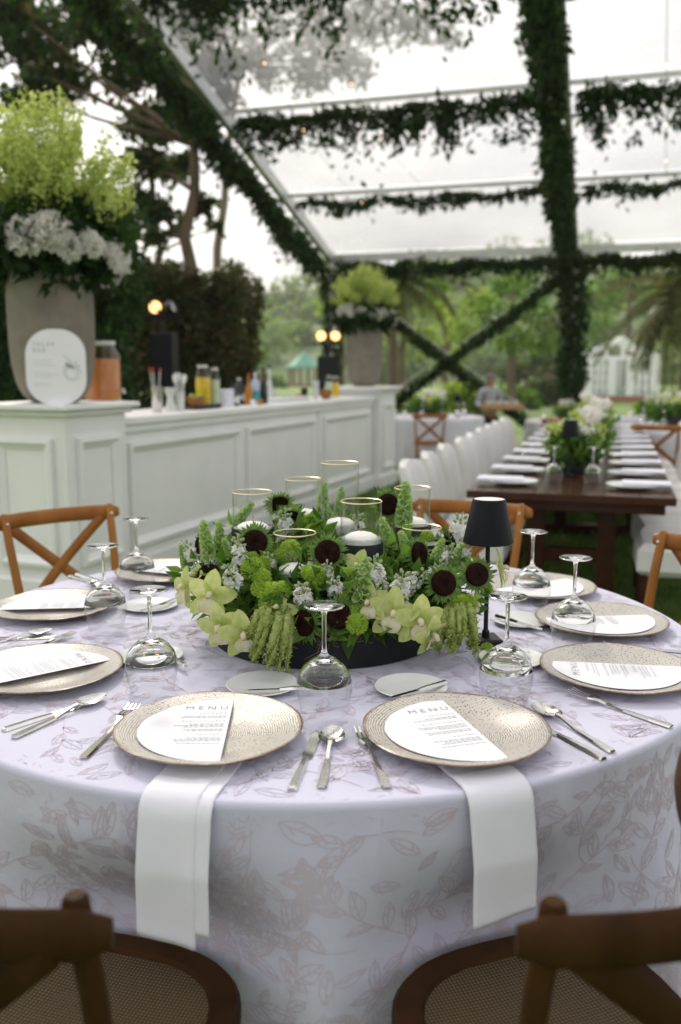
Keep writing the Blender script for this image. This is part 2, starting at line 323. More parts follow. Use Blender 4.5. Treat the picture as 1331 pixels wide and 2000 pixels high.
GBOWL = [(.0433, 0), (.0436, .0012), (.0463, .014), (.0503, .032), (.0527, .05), (.0517, .0645)]
for bd0, sz0, al0, sp0, mk in (('SOLAR', .030, 'LEFT', 1.5, 'ink'), ('BAR', .030, 'LEFT', 1.5, 'ink'), ('MENÚ', .023, 'RIGHT', 1.5, 'ink'), ('ENTRADA', .009, 'RIGHT', 1.35, 'ink'), ('PLATO FUERTE', .009, 'RIGHT', 1.35, 'ink'), ('POSTRES', .009, 'RIGHT', 1.35, 'ink')): text_mesh(bd0, sz0, al0, sp0, M[mk])
# ================================================================== SETTING
def ground_z(x, y):
    s = min(max((y-12)/8, 0), 1); s = s*s*(3-2*s)
    return -.42*s
m, n, l, b = newmat('mown lawn'); t1 = noise(n, l, .35, 5); t2 = noise(n, l, 30, 4); r1 = ramp(n, [(.3, (.10, .17, .025)), (.7, (.18, .26, .05))]); l.new(t1.outputs['Fac'], r1.inputs[0])
mxg = n.new('ShaderNodeMix'); mxg.data_type = 'RGBA'; mxg.blend_type = 'MULTIPLY'; mxg.inputs[0].default_value = .6; r2 = ramp(n, [(.3, (.45, .45, .4)), (.7, (1, 1, 1))]); l.new(t2.outputs['Fac'], r2.inputs[0])
l.new(r1.outputs[0], mxg.inputs[6]); l.new(r2.outputs[0], mxg.inputs[7]); l.new(mxg.outputs[2], b.inputs['Base Color']); setp(b, Roughness=.9); bump(n, l, b, t2.outputs['Fac'], 1, .03); M['lawn'] = m
g = MB()
ys = [-60, -20, -5, 0, 4, 8, 11, 12, 13, 14, 15, 16, 17, 18, 19, 20, 22, 30, 60, 120, 300, 1500]; xs = [-1200, -300, -100, -40, -15, -5, 0, 5, 15, 40, 100, 300, 1200]
for y in ys:
    for x in xs: g.v.append((x, y, ground_z(x, y)))
w = len(xs)
for j in range(len(ys)-1):
    for i in range(w-1): g.f.append((j*w+i, j*w+i+1, (j+1)*w+i+1, (j+1)*w+i))
struct(g.obj('lawn', M['lawn'], smooth=2))
P = np.stack([rng.uniform(-.6, 5.5, 45000), rng.uniform(2.6, 12, 45000), np.zeros(45000)], 1)
tag(link('grass', leaves('grass', P, .05, M['grass'], .16, -2.2, seed=5)), 'short mown grass blades under the long dining table', 'grass', kind='stuff')
# wooded hill far behind
m_h = mat('wooded hillside', (.06, .10, .03), .95, c2=(.10, .15, .05), scale=.08)
def hill_z(x, y):
    return (6+13*math.exp(-((x+45)/45)**2)+16*math.exp(-((x-70)/60)**2)+3*sin(x*.06)+2*sin(x*.17+1))*max(0, min(1, (y-110)/70))
h = MB(); h.grid(lambda u, v: (-260+u*620, 110+v*120, -.6+hill_z(-260+u*620, 110+v*120)), 60, 12)
struct(h.obj('hill', m_h, smooth=2))
Ps = []
for i in range(330):
    x = rnd.uniform(-160, 220); y = rnd.uniform(108, 190); r = rnd.uniform(2.5, 6)
    Ps.append(blob((x, y, -.4+hill_z(x, y)+r*.55), r, 260, i, .85, .75))
tag(link('far_woods', leaves('far_woods', np.concatenate(Ps), 1.1, M['leaf_far'], .7, seed=9)), 'pale green wooded hillside far behind the lawn', 'woods', kind='stuff')
# ------------------------------------------------------------------ tent
TA = radians(16.5); U = Vector((sin(TA), cos(TA), 0)); V_ = Vector((cos(TA), -sin(TA), 0))
PL = Vector((at(648, 600, 19.5).x, 19.5, 0)); EAVE, SLOPE, BAY, SP, RIDGE = 3.75, tan(radians(14.7)), 5.0, 2.75, 11.0
def tp(v, s, dz=0):           # tent point: v metres right of the gable, s metres up the slope from the far eave
    z = EAVE + SLOPE*(s if s <= RIDGE else 2*RIDGE-s)
    p = PL + V_*v - U*s; return Vector((p.x, p.y, z+dz))
tent = thing('event_tent', 'clear roofed event tent with aluminium rafters over the dinner tables', 'tent', (PL.x, PL.y, 0))
def rel(p): return Vector(p)-Vector((PL.x, PL.y, 0))
for v in (0, BAY, 2*BAY):
    for s0, s1 in ((-.15, RIDGE), (RIDGE, 2*RIDGE+.15)):
        MB().bar(rel(tp(v, s0, -.02)), rel(tp(v, s1, -.02)), .10, .2).obj('rafter', M['alu'], tent)
    for s in (0, 2*RIDGE):
        p = tp(v, s); gz = ground_z(p.x, p.y); MB().bar(rel((p.x, p.y, gz)), rel((p.x, p.y, p.z-.13)), .10, .18).obj('post', M['alu'], tent)
for k in range(9):
    s = k*SP if k < 8 else 2*RIDGE
    for j in range(2):
        MB().bar(rel(tp(j*BAY+.055, s, .03 if 0 < k < 8 else -.03)), rel(tp((j+1)*BAY-.055, s, .03 if 0 < k < 8 else -.03)), .06, .06 if 0 < k < 8 else .16).obj('purlin' if 0 < k < 8 else 'eave_beam', M['alu'], tent)
for j in range(2):
    for k in range(8):
        f = MB(); a, b_ = k*SP+.04, min((k+1)*SP, 2*RIDGE)-.04
        f.grid(lambda u, w_: rel(tp(j*BAY+.06+u*(BAY-.12), a+w_*(b_-a), .075-.05*sin(pi*u)*sin(pi*w_)+.012*sin(u*19+k)*sin(w_*9))), 14, 8)
        f.obj('film_panel', M['film'], tent, smooth=2)
xa, xb = (tp(0, 0), tp(BAY, 0))
for (a, b_) in ((xa+Vector((0, 0, -.25)), Vector((xb.x, xb.y, .0))), (xb+Vector((0, 0, -.25)), Vector((xa.x, xa.y, .0)))):
    MB().tube([rel(a), rel(b_)], .012, 6).obj('brace_cable', M['alu'], tent)
# garlands: leafy vines tied along the frame
def garland(label, path, rad, n, hang=0.0, seed=0, mt='leaf_dark', size=.11, trail=0):
    path = [Vector(p) for p in path]; c = sum(path, Vector())/len(path); gr = np.random.default_rng(seed+40)
    A = np.array([list(p) for p in path]); seg = np.linalg.norm(np.diff(A, axis=0), axis=1); L = np.concatenate([[0], np.cumsum(seg)])
    t = gr.random(n)*L[-1]; X = np.stack([np.interp(t, L, A[:, i]) for i in range(3)], 1)
    cl = .45+.75*np.abs(np.sin(t*2.1+seed)*np.cos(t*.83+seed*1.7))+.25*np.abs(np.sin(t*6.3+seed))
    X += unit(gr.normal(size=(n, 3)))*(rad*cl*np.sqrt(gr.random(n)))[:, None]
    if hang: X[:, 2] -= np.abs(gr.normal(size=n))**1.5*hang*cl
    ex = []
    for k in range(trail):
        q = gr.random()*L[-1]; ln_ = hang*(1+2.2*gr.random()); m_ = int(14+ln_*70); b0 = np.array([np.interp(q, L, A[:, i]) for i in range(3)])
        ex.append(b0+np.stack([.045*gr.normal(size=m_), .045*gr.normal(size=m_), -ln_*1.5*gr.random(m_)**1.3], 1))
    if ex: X = np.concatenate([X]+ex)
    o = thing('leaf_garland', label, 'garland', c, group='leafy garlands tied along the tent frame')
    tag(link('foliage', leaves('foliage', X-np.array(c), size, M[mt], .5, .9, seed=seed), o), kind='stuff')
    MB().tube([p-c for p in path], .012, 5).obj('vine', M['bark'], o)
    return o
gd = lambda v0, s0, v1, s1, dz, n=12: [tp(v0+(v1-v0)*i/n, s0+(s1-s0)*i/n, dz+.05*sin(i*1.9)) for i in range(n+1)]
garland('thick leafy garland climbing the sloping rafter at the open gable end', gd(-.30, 0, -.30, 10.5, -.18), .25, 8000, .06, 1, size=.13)
garland('thick leafy garland along the rafter above the long dining table', gd(BAY-.20, 0, BAY-.20, 10.5, -.2), .24, 8000, .05, 2, size=.13)
garland('dark leafy garland wrapped round the tall tent post right of the waiter', [(xb.x, xb.y, EAVE-.1-i*.41) for i in range(10)], .29, 4800, .02, 3, size=.13)
garland('leafy garland wrapped round the gable corner post behind the far vase', [(xa.x, xa.y, EAVE-.1-i*.41) for i in range(10)], .3, 2300, .02, 4, size=.13)
for i, (s, nm) in enumerate(((SP*2, 'upper purlin, ragged and longest'), (SP, 'middle purlin, thin and swagged'), (0, 'far eave beam'))):
    for j in range(2):
        side = ('left of' if j == 0 else 'right of')+' the garlanded rafter'
        garland('hanging leafy garland on the %s, %s' % (nm, side), gd(j*BAY+.2, s, (j+1)*BAY-.15, s, -.1 if s else -.2), (.085, .06, .13)[i], (1900, 1000, 2700)[i], (.15, .05, .09)[i], 10+i*2+j, size=.12, trail=(34, 12, 14)[i])
garland('hanging leafy garland at the top edge, on the uppermost purlin', gd(.2, SP*3, BAY-.15, SP*3, -.1), .12, 1500, .2, 31, trail=16, size=.12)
for i, (a, b_, lb) in enumerate(((xa, xb, 'falling from the far vase to the waiter'), (xb, xa, 'falling from the tall post towards the bar'))):
    a = Vector((a.x, a.y, EAVE-.3)); e = Vector((b_.x, b_.y, ground_z(b_.x, b_.y)+.1))
    garland('diagonal leafy garland of the crossed brace, '+lb, [a.lerp(e, k/10) for k in range(11)], .14, 3200, .02, 50+i, 'leaf_dark', .11)
# string lights
M['bulb'] = emis('warm glowing bulb', (1, .58, .22), 5)
for i, (v, s0) in enumerate(((6.1, 8.2), (6.8, 8.3), (7.6, 7.8), (2.2, 8.4), (1.2, 7.4))):
    p0, p1 = tp(v, s0, -.12), tp(v+.35, s0-5.2, -.12); o = thing('string_light', 'thin strand of tiny warm bulbs under the clear roof, %s' % ('first right of the rafter', 'second right of the rafter', 'third right of the rafter', 'left of the rafter', 'closest to the gable rafter')[i], 'string light', p0, group='string lights under the roof')
    pts = [p0.lerp(p1, k/12)-p0+Vector((0, 0, -.3*sin(pi*k/12))) for k in range(13)]
    MB().tube(pts, .004, 4).obj('wire', M['black'], o)
    bm_ = MB().lathe([(0, -.012), (.006, -.007), (.007, 0), (.004, .008), (0, .010)], 8).mesh('bulb', M['bulb'])
    for k in range(1, 12, 3): link('bulb', bm_, o, loc=pts[k]-Vector((0, 0, .02)))
# ------------------------------------------------------------------ trees
def limb(mb, a, b_, r0, r1, seed, n=7, wob=.035):
    q = random.Random(seed); a, b_ = Vector(a), Vector(b_); L = (b_-a).length; pts = []
    for i in range(n+1):
        t = i/n; p = a.lerp(b_, t); k = sin(pi*t)*L*wob
        pts.append(p+Vector((q.uniform(-k, k), q.uniform(-k, k), q.uniform(-k, k)*.4)))
    mb.tube(pts, [r0+(r1-r0)*i/n for i in range(n+1)], 8); return pts
def tree(label, base, top, r, blobs, mt, size, per=420, seed=0, name='leafy_tree', group=None, aspect=.5):
    base = Vector(base); o = thing(name, label, 'tree', base, group=group); mb = MB(); top = Vector(top)
    tr = limb(mb, (0, 0, -.1), top-base, r, r*.45, seed, 8, .03)
    for k, (c, rr) in enumerate(blobs):
        c = Vector(c)-base; st = min(tr[3:], key=lambda p: (p-c).length+abs(p.z-c.z*.75)*.3); limb(mb, st, c, r*.32, r*.06, seed+k+1)
    mb.obj('trunk', M['bark'], o)
    P = np.concatenate([blob(Vector(c)-base, rr, int(per*(rr**1.6)), seed*31+k, .8, .35) for k, (c, rr) in enumerate(blobs)])
    link('crown', leaves('crown', P, size, M[mt], aspect, .4, seed=seed), o); return o
def B(px, py, Y, rp_): return (at(px, py, Y), rp_*Y/FPX)      # crown clump at a pixel, radius in pixels at that distance
# big dark tree over the left
tree('tall dark tree spreading overhead behind the nearest vase', (at(338, 700, 15).x, 15, 0), at(392, 190, 15), .15,
     [B(60, 60, 14, 95), B(190, 30, 14.5, 90), B(300, 70, 15, 80), B(380, 40, 15.5, 70), B(120, 150, 15, 70), B(240, 140, 15, 60), B(350, 150, 15.5, 62), B(420, 130, 16, 48),
      B(310, 235, 15.5, 55), B(395, 235, 16, 42), B(285, 310, 15, 42), B(365, 320, 16, 34), B(400, 400, 15.5, 24), B(310, 410, 15, 34), B(300, 460, 15, 26), B(60, 190, 15, 60), B(-60, 80, 14, 80), B(440, 190, 16, 30), B(420, 20, 15, 55), B(10, 10, 13, 60), B(270, 380, 15, 26)], 'leaf_tree', .19, 1000, 3)
tree('second dark tree leaning beside the tall one, thinner trunk', (at(305, 700, 17).x, 17, 0), at(290, 250, 17), .1, [B(270, 240, 17, 45), B(330, 330, 17, 38), B(275, 420, 17, 34), B(352, 440, 17, 22), B(420, 440, 17, 18)], 'leaf_tree', .18, 900, 4)
tree('broad grey green tree seen through the clear roof panel', (at(385, 740, 34).x, 34, ground_z(0, 34)), at(470, 130, 34), .22,
     [B(480, 90, 34, 60), B(560, 40, 34, 80), B(650, 60, 34, 75), B(740, 30, 34, 70), B(600, 140, 34, 60), B(690, 130, 34, 50), B(820, 40, 34, 60), B(560, -60, 34, 90), B(700, -60, 34, 90), B(520, 150, 34, 32), B(880, 70, 34, 26)], 'leaf_tree', .34, 170, 5)
# garden trees beyond the tent
gt = [('round yellow green tree beyond the crossed garlands', 870, 45, 620, 'leaf_yel', [(850, 600, 45), (900, 640, 50), (830, 660, 40), (930, 590, 42), (880, 700, 38)]),
      ('mid green tree between the crossed garlands and the tall post', 1000, 38, 600, 'leaf_mid', [(990, 560, 50), (1040, 600, 52), (960, 610, 45), (1060, 660, 45), (1000, 660, 45), (1020, 540, 40)]),
      ('dark shady tree behind the tall garlanded post', 1075, 48, 600, 'leaf_tree', [(1060, 700, 42), (1030, 720, 40), (1090, 640, 50), (1110, 720, 38), (1000, 730, 30)]),
      ('tall mid green tree behind the greenhouse', 1230, 75, 560, 'leaf_mid', [(1180, 580, 50), (1230, 550, 55), (1290, 590, 55), (1330, 560, 50), (1170, 640, 40), (1330, 650, 45)]),
      ('pale green tree behind the gazebo', 560, 170, 600, 'leaf_far', [(520, 600, 42), (560, 590, 46), (600, 620, 40), (640, 600, 40), (490, 640, 32)]),
      ('slim pale tree at the end of the russet hedge', 480, 70, 640, 'leaf_far', [(480, 650, 30), (500, 690, 28), (470, 700, 26)]),
      ('soft olive tree left of the far vase', 665, 60, 620, 'leaf_yel', [(655, 640, 24), (640, 605, 26), (670, 620, 32), (650, 560, 26)]),
      ('wide mid green tree left of the crossed garlands', 790, 32, 600, 'leaf_mid', [(770, 600, 34), (810, 570, 40), (850, 560, 38), (740, 580, 34), (720, 640, 30)])]
for i, (lb, px, Y, topy, mt, bl) in enumerate(gt):
    g0 = Vector((at(px, 740, Y).x, Y, ground_z(0, Y)))
    tree(lb, g0, at(px, topy, Y), .012*Y**.8, [B(x, y, Y+rnd.uniform(-.08, .08)*Y, r) for x, y, r in bl], mt, .011*Y**.9, per=360*(22/Y)**1.1, seed=20+i, group='garden trees beyond the tent', aspect=.6)
for i, (px, py, Y, w_, h_, mt, lb) in enumerate([(800, 745, 26, 70, 40, 'leaf_yel', 'low yellow green shrub behind the far round table'), (905, 735, 34, 60, 45, 'leaf_yel', 'yellow green shrub behind the waiter'), (1000, 748, 42, 60, 26, 'leaf_mid', 'wide low green shrub left of the tall post'), (1070, 745, 46, 60, 30, 'leaf_tree', 'dark shrub at the foot of the tall post'), (1300, 745, 30, 60, 40, 'leaf_mid', 'green flowering shrub right of the greenhouse'), (520, 738, 90, 40, 10, 'leaf_far', 'low pale hedge on the lawn by the gazebo'), (705, 730, 30, 60, 50, 'leaf_mid', 'green shrub behind the far vase')]):
    c = at(px, py, Y); c.z = max(c.z, ground_z(0, Y)); o = thing('shrub', lb, 'shrub', (c.x, Y, ground_z(0, Y)), group='garden shrubs'); R_ = w_*Y/FPX
    P = np.concatenate([blob((rnd.uniform(-.6, .6)*R_, rnd.uniform(-.3, .3)*R_, h_*Y/FPX*rnd.uniform(.5, 1.1)), R_*.5, 260, 300+i*9+k, .8, .3) for k in range(6)])
    link('foliage', leaves('foliage', P, .011*Y**.9, M[mt], .6, seed=i), o)
    MB().tube([(0, 0, -.05), (.02, 0, h_*Y/FPX)], [.05, .02], 6).obj('stem', M['bark'], o)
# palms
frond_cache = {}
def frond(L, droop, seed):
    q = np.random.default_rng(seed); n = 46; t = np.linspace(0, 1, n); x = L*(t-.12*t*t); z = L*(.28*t-droop*t*t)
    V = []; F = []
    for i in range(2, n):
        for s in (-1, 1):
            b0 = np.array([x[i], 0, z[i]]); ll = L*.26*(1-.75*abs(t[i]-.4))*(.85+.3*q.random())
            tip = b0+np.array([ll*.5, s*ll*.75, -ll*(.35+.4*q.random())]); w_ = np.array([.018*L*.5, 0, 0]); k = len(V)
            V += [b0-w_, b0+w_, (b0+tip)/2+w_*1.2+[0, 0, .02*L], tip, (b0+tip)/2-w_*1.2+[0, 0, .02*L]]; F += [(k, k+1, k+2), (k, k+2, k+4), (k+4, k+2, k+3)]
    k = len(V); 
    for i in range(n): V += [(x[i], -.012*L*(1-t[i]*.8), z[i]), (x[i], .012*L*(1-t[i]*.8), z[i])]
    for i in range(n-1): F += [(k+2*i, k+2*i+1, k+2*i+3), (k+2*i, k+2*i+3, k+2*i+2)]
    return npmesh('frond', np.array(V), np.array(F), M['palm'])
def palm(label, base, h_, L, nf, r=.14):
    o = thing('palm_tree', label, 'palm', base); mb = MB(); pr = []
    for i in range(26): z = h_*i/25; mb_r = r*(1.1-.35*i/25)*(1.08 if i % 2 else .94); pr.append((mb_r, z))
    mb.lathe(pr, 12); mb.obj('trunk', M['bark'], o); fm = [frond(L, d, s) for d, s in ((.55, 1), (.8, 2), (1.1, 3), (1.45, 4))]
    for k in range(nf):
        f = link('frond', fm[k % 4], o); f.location = (0, 0, h_-.05+.1*(k % 3)); f.rotation_euler = (0, radians(rnd.uniform(-55, 40)), k*2.399+rnd.uniform(-.2, .2)); s = rnd.uniform(.85, 1.1); f.scale = (s, s, s)
    return o
pb = Vector((at(1345, 700, 24).x, 24, -.42)); palm('shaggy palm with drooping olive fronds beside the greenhouse', pb, at(1345, 585, 24).z+.42, 2.2, 44, .2)
pb = Vector((at(768, 700, 25).x, 25, -.42)); palm('slim palm with a brown trunk behind the far round table', pb, at(768, 545, 25).z+.42, 2.0, 26, .13)
# hedges
def hedge(label, x0, x1, y0, y1, zt, mt, n, size, seed, name='hedge', rough=.18):
    c = Vector(((x0+x1)/2, y0, 0)); o = thing(name, label, 'hedge', c); g_ = np.random.default_rng(seed)
    F = []
    for (fx, fy, wt) in ((0, -1, 3), (1, 0, 1.2), (-1, 0, 1.2), (0, 0, .8)):
        m_ = int(n*wt/6.2); u = g_.random(m_); v = g_.random(m_); z = v*zt
        if fy: X = np.stack([x0+u*(x1-x0), np.full(m_, y0), z], 1)
        elif fx: X = np.stack([np.full(m_, x1 if fx > 0 else x0), y0+u*(y1-y0), z], 1)
        else: X = np.stack([x0+u*(x1-x0), y0+v*(y1-y0), np.full(m_, zt)], 1)
        lump = rough*(np.sin(X[:, 0]*3.1+seed)+np.sin(X[:, 2]*2.7+X[:, 1]*2)+np.sin(X[:, 0]*7+X[:, 2]*5)*.5)*.5
        X += np.array([fx, fy, 0 if (fx or fy) else 1])*lump[:, None]+g_.normal(size=X.shape)*.07; F.append(X)
    tag(link('foliage', leaves('foliage', np.concatenate(F)-np.array(c), size, M[mt], .55, .5, seed=seed), o), kind='stuff')
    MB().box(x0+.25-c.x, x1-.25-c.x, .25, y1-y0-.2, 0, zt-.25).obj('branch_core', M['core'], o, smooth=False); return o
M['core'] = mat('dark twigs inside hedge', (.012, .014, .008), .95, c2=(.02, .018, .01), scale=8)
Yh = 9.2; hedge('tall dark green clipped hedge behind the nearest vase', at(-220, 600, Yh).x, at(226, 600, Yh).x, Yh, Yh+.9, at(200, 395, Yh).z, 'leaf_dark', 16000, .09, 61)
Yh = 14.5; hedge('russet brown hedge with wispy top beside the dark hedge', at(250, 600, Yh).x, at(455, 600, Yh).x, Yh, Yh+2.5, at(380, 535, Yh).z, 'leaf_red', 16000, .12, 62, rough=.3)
# green roofed gazebo
Yg = 100; gc = at(595, 740, Yg); sg = Yg/FPX; o = thing('gazebo', 'small garden gazebo with green pyramid roof on the lawn', 'gazebo', (gc.x, Yg, -.42))
M['gazroof'] = mat('green gazebo roof', (.08, .24, .17), .6, c2=(.10, .29, .2), scale=2); M['red_wood'] = mat('red brown posts', (.16, .07, .04), .7)
zt = at(595, 717, Yg).z+.42; za = at(595, 686, Yg).z+.42; R_ = 33*sg
MB().lathe([(R_*1.08, zt-.1), (R_*1.06, zt+.1), (R_*.5, zt+(za-zt)*.52), (.05, za)], 6).obj('roof', M['gazroof'], o, smooth=False)
for k in range(6): MB().tube([(R_*.9*cos(k*pi/3+.3), R_*.9*sin(k*pi/3+.3), 0), (R_*.9*cos(k*pi/3+.3), R_*.9*sin(k*pi/3+.3), zt)], .14, 8).obj('post', M['red_wood'], o)
MB().lathe([(0, 0), (R_, 0), (R_, .25), (0, .25)], 6).obj('floor_slab', M['red_wood'], o, smooth=False)
# white greenhouse
Yw = 52; sw = Yw/FPX; wc = at(1213, 780, Yw); zb = -.42; o = thing('greenhouse', 'small white framed glass greenhouse by the palm', 'greenhouse', (wc.x, Yw, zb), radians(-6))
W2 = 62*sw; zt = at(1213, 702, Yw).z-zb; zr = at(1213, 662, Yw).z-zb; D_ = 3.4
M['brick'] = mat('terracotta plinth', (.34, .16, .09), .8, c2=(.28, .12, .07), scale=5)
MB().box(-W2-.15, W2+.15, -.15, D_+.15, 0, .35).obj('plinth', M['brick'], o, smooth=False)
xs_ = [-W2, -W2*.32, W2*.25, W2]
for x in xs_:
    for y in (0, D_): MB().bar((x, y, .35), (x, y, zt), .46, .3).obj('frame_post', M['bright_white'], o, smooth=False)
for y in (0, D_): MB().bar((-W2-.1, y, zt+.1), (W2+.1, y, zt+.1), .22, .2).obj('wall_plate', M['bright_white'], o, smooth=False)
for x in (-W2, W2):
    MB().bar((x, .11, zt+.1), (x, D_-.11, zt+.1), .2, .2).obj('wall_plate', M['bright_white'], o, smooth=False)
    for y in (D_*.35, D_*.68): MB().bar((x, y, .35), (x, y, zt), .08, .08).obj('glazing_bar', M['bright_white'], o, smooth=False)
    MB().box(x-.01, x+.01, .1, D_-.1, .35, zt).obj('pane', M['pane'], o, smooth=False)
for s in (-1, 1):                      # pitched roof, gable towards the lawn
    for k in range(5): y = D_*k/4; MB().bar((s*(W2+.2), y, zt+.15), (0, y, zr), .16, .14).obj('roof_bar', M['bright_white'], o, smooth=False)
    f = MB(); f.add([(s*(W2+.15), 0, zt+.24), (s*(W2+.15), D_, zt+.24), (s*.02, D_, zr+.06), (s*.02, 0, zr+.06)], [(0, 1, 2, 3)]); f.obj('roof_pane', M['pane'], o, smooth=False)
MB().bar((0, -.1, zr+.06), (0, D_+.1, zr+.06), .16, .16).obj('ridge_bar', M['bright_white'], o, smooth=False)
MB().bar((0, -.02, zt+.2), (0, -.02, zr), .2, .12).obj('gable_post', M['bright_white'], o, smooth=False)
for x in (-W2*.5, W2*.5): MB().bar((x, -.02, zt+.2), (x, -.02, zt+.2+(zr-zt-.2)*.5), .14, .1).obj('gable_post', M['bright_white'], o, smooth=False)
MB().box(-W2, W2, .06, .16, .35, .75).obj('base_panel', M['bright_white'], o, smooth=False)
for i in range(3):
    x0, x1 = xs_[i]+.1, xs_[i+1]-.1; nx, nzp = (3, 4) if i != 1 else (1, 1)
    for a in range(1, nx): MB().bar((x0+(x1-x0)*a/nx, 0, .35), (x0+(x1-x0)*a/nx, 0, zt), .16, .07).obj('glazing_bar', M['bright_white'], o, smooth=False)
    for a in range(1, nzp): z = .35+(zt-.35)*a/nzp; MB().box(x0, x1, -.02, .02, z-.035, z+.035).obj('glazing_bar', M['bright_white'], o, smooth=False)
    for a in range(nx):
        for c in range(nzp):
            MB().box(x0+(x1-x0)*a/nx+.03, x0+(x1-x0)*(a+1)/nx-.03, .03, .045, .38+(zt-.38)*c/nzp, .38+(zt-.38)*(c+1)/nzp-.04).obj('pane', M['pane'], o, smooth=False)
# ================================================================== BAR
BH = radians(20.9); bd_ = Vector((sin(BH), cos(BH), 0)); bn = Vector((cos(BH), -sin(BH), 0)); BN = Vector((-1.454, 5.8, 0)); BL = 5.12; BTOP = 1.10; PTOP = 1.21
def bp(l_, back, z=0): p = BN + bd_*l_ - bn*back; return Vector((p.x, p.y, z))
def barpt(px, back, z):
    lo, hi = -1.5, 7.5
    for _ in range(50):
        md = (lo+hi)/2; p = bp(md, back, z); zc = p.y*cos(PITCH)-(p.z-CAMZ)*sin(PITCH)
        if 665.5+FPX*p.x/zc < px: lo = md
        else: hi = md
    return bp(lo, back, z)
BRZ = pi/2-BH
def rail_frame(mb, x0, x1, z0, z1, y, w=.07, d=.03):           # raised moulding round a recessed panel, on the plane y, proud towards -y
    pr = [(0, 0), (0, d), (.35*w, d*1.15), (.6*w, d*.6), (w, .002)]     # (inset, proud)
    rings = [[(x0+i, y-p, z0+i), (x1-i, y-p, z0+i), (x1-i, y-p, z1-i), (x0+i, y-p, z1-i)] for i, p in pr]
    vs = sum(rings, []); fs = []
    for k in range(len(pr)-1):
        for i in range(4): j = (i+1) % 4; fs.append((4*k+i, 4*k+j, 4*k+4+j, 4*k+4+i))
    mb.add(vs, fs); return mb
bar = thing('bar_counter', 'long white panelled bar counter between the two vase pedestals', 'bar', BN, BRZ)
MB().bbox(0, BL, .0, .55, .0, BTOP-.05).obj('cabinet', M['white_paint'], bar, smooth=False)
joint = barpt(622, 0, BTOP); jl = (joint-BN).dot(bd_)
for a, b_ in ((-.0, jl-.004), (jl+.004, BL)): MB().bbox(a, b_, -.05, .62, BTOP-.048, BTOP, .006).obj('counter_top', M['white_paint'], bar, smooth=False)
mbp = MB().bbox(0, BL, -.035, -.002, .0, .15, .006).obj('plinth', M['white_paint'], bar, smooth=False)
mbp = MB().bbox(0, BL, -.028, -.002, BTOP-.10, BTOP-.05, .006).obj('cornice_moulding', M['white_paint'], bar, smooth=False)
e1 = (barpt(470, 0, .6)-BN).dot(bd_)
for a, b_ in ((.12, e1-.02), (e1+.10, jl-.10), (jl+.12, BL-.12)): rail_frame(MB(), a, b_, .22, BTOP-.17, -.001).obj('panel_moulding', M['white_paint'], bar, smooth=False)
MB().box(jl-.03, jl+.03, -.018, -.001, .151, BTOP-.101).obj('joint_strip', M['white_paint'], bar, smooth=False)
def pedestal(label, l0, size):
    o = thing('bar_pedestal', label, 'pedestal', bp(l0, 0), BRZ, 'square pedestals at the bar ends'); y0, y1 = -.09, size-.09
    MB().bbox(0, size, y0, y1, 0, PTOP-.07).obj('cabinet', M['white_paint'], o, smooth=False)
    MB().bbox(-.07, size+.07, y0-.07, y1+.07, PTOP-.035, PTOP, .008).obj('cap', M['white_paint'], o, smooth=False)
    MB().bbox(-.035, size+.035, y0-.035, y1+.035, PTOP-.07, PTOP-.035, .01).obj('cap_moulding', M['white_paint'], o, smooth=False)
    MB().bbox(-.03, size+.03, y0-.03, y1+.03, 0, .16, .008).obj('plinth', M['white_paint'], o, smooth=False)
    rail_frame(MB(), .09, size-.09, .24, PTOP-.2, y0-.001).obj('panel_moulding', M['white_paint'], o, smooth=False)
    s = MB(); rail_frame(s, .09, size-.09, .24, PTOP-.2, -.001)
    s.v = [(v[1], y1-v[0], v[2]) for v in s.v]; s.f = [tuple(f) for f in s.f]; s.obj('panel_moulding', M['white_paint'], o, smooth=False)
    return o
pedestal('white panelled pedestal under the nearest tall vase', -.62, .6)
pedestal('white panelled pedestal at the far end of the bar', BL+.01, .6)
# vases
def vase(label, loc):
    o = thing('floor_vase', label, 'vase', loc, group='ribbed vases on the bar pedestals')
    pr = [(x_*.93, z_) for x_, z_ in [(0, 0), (.13, 0), (.165, .012), (.205, .05), (.24, .12), (.262, .22), (.272, .34), (.276, .5), (.274, .66), (.268, .82), (.268, .838), (.255, .838), (.255, .80), (.25, .6), (0, .58)]]
    MB().lathe(pr, 64).obj('body', M['taupe'], o); return o
VP = bp(-.31, .215, PTOP); v1 = vase('large ribbed taupe vase on the nearest bar pedestal', VP)
VP2 = bp(BL+.33, .215, PTOP); v2 = copy_tree(v1, loc=VP2, label='ribbed taupe vase on the far bar pedestal'); v2.scale = (.86, .86, .88)
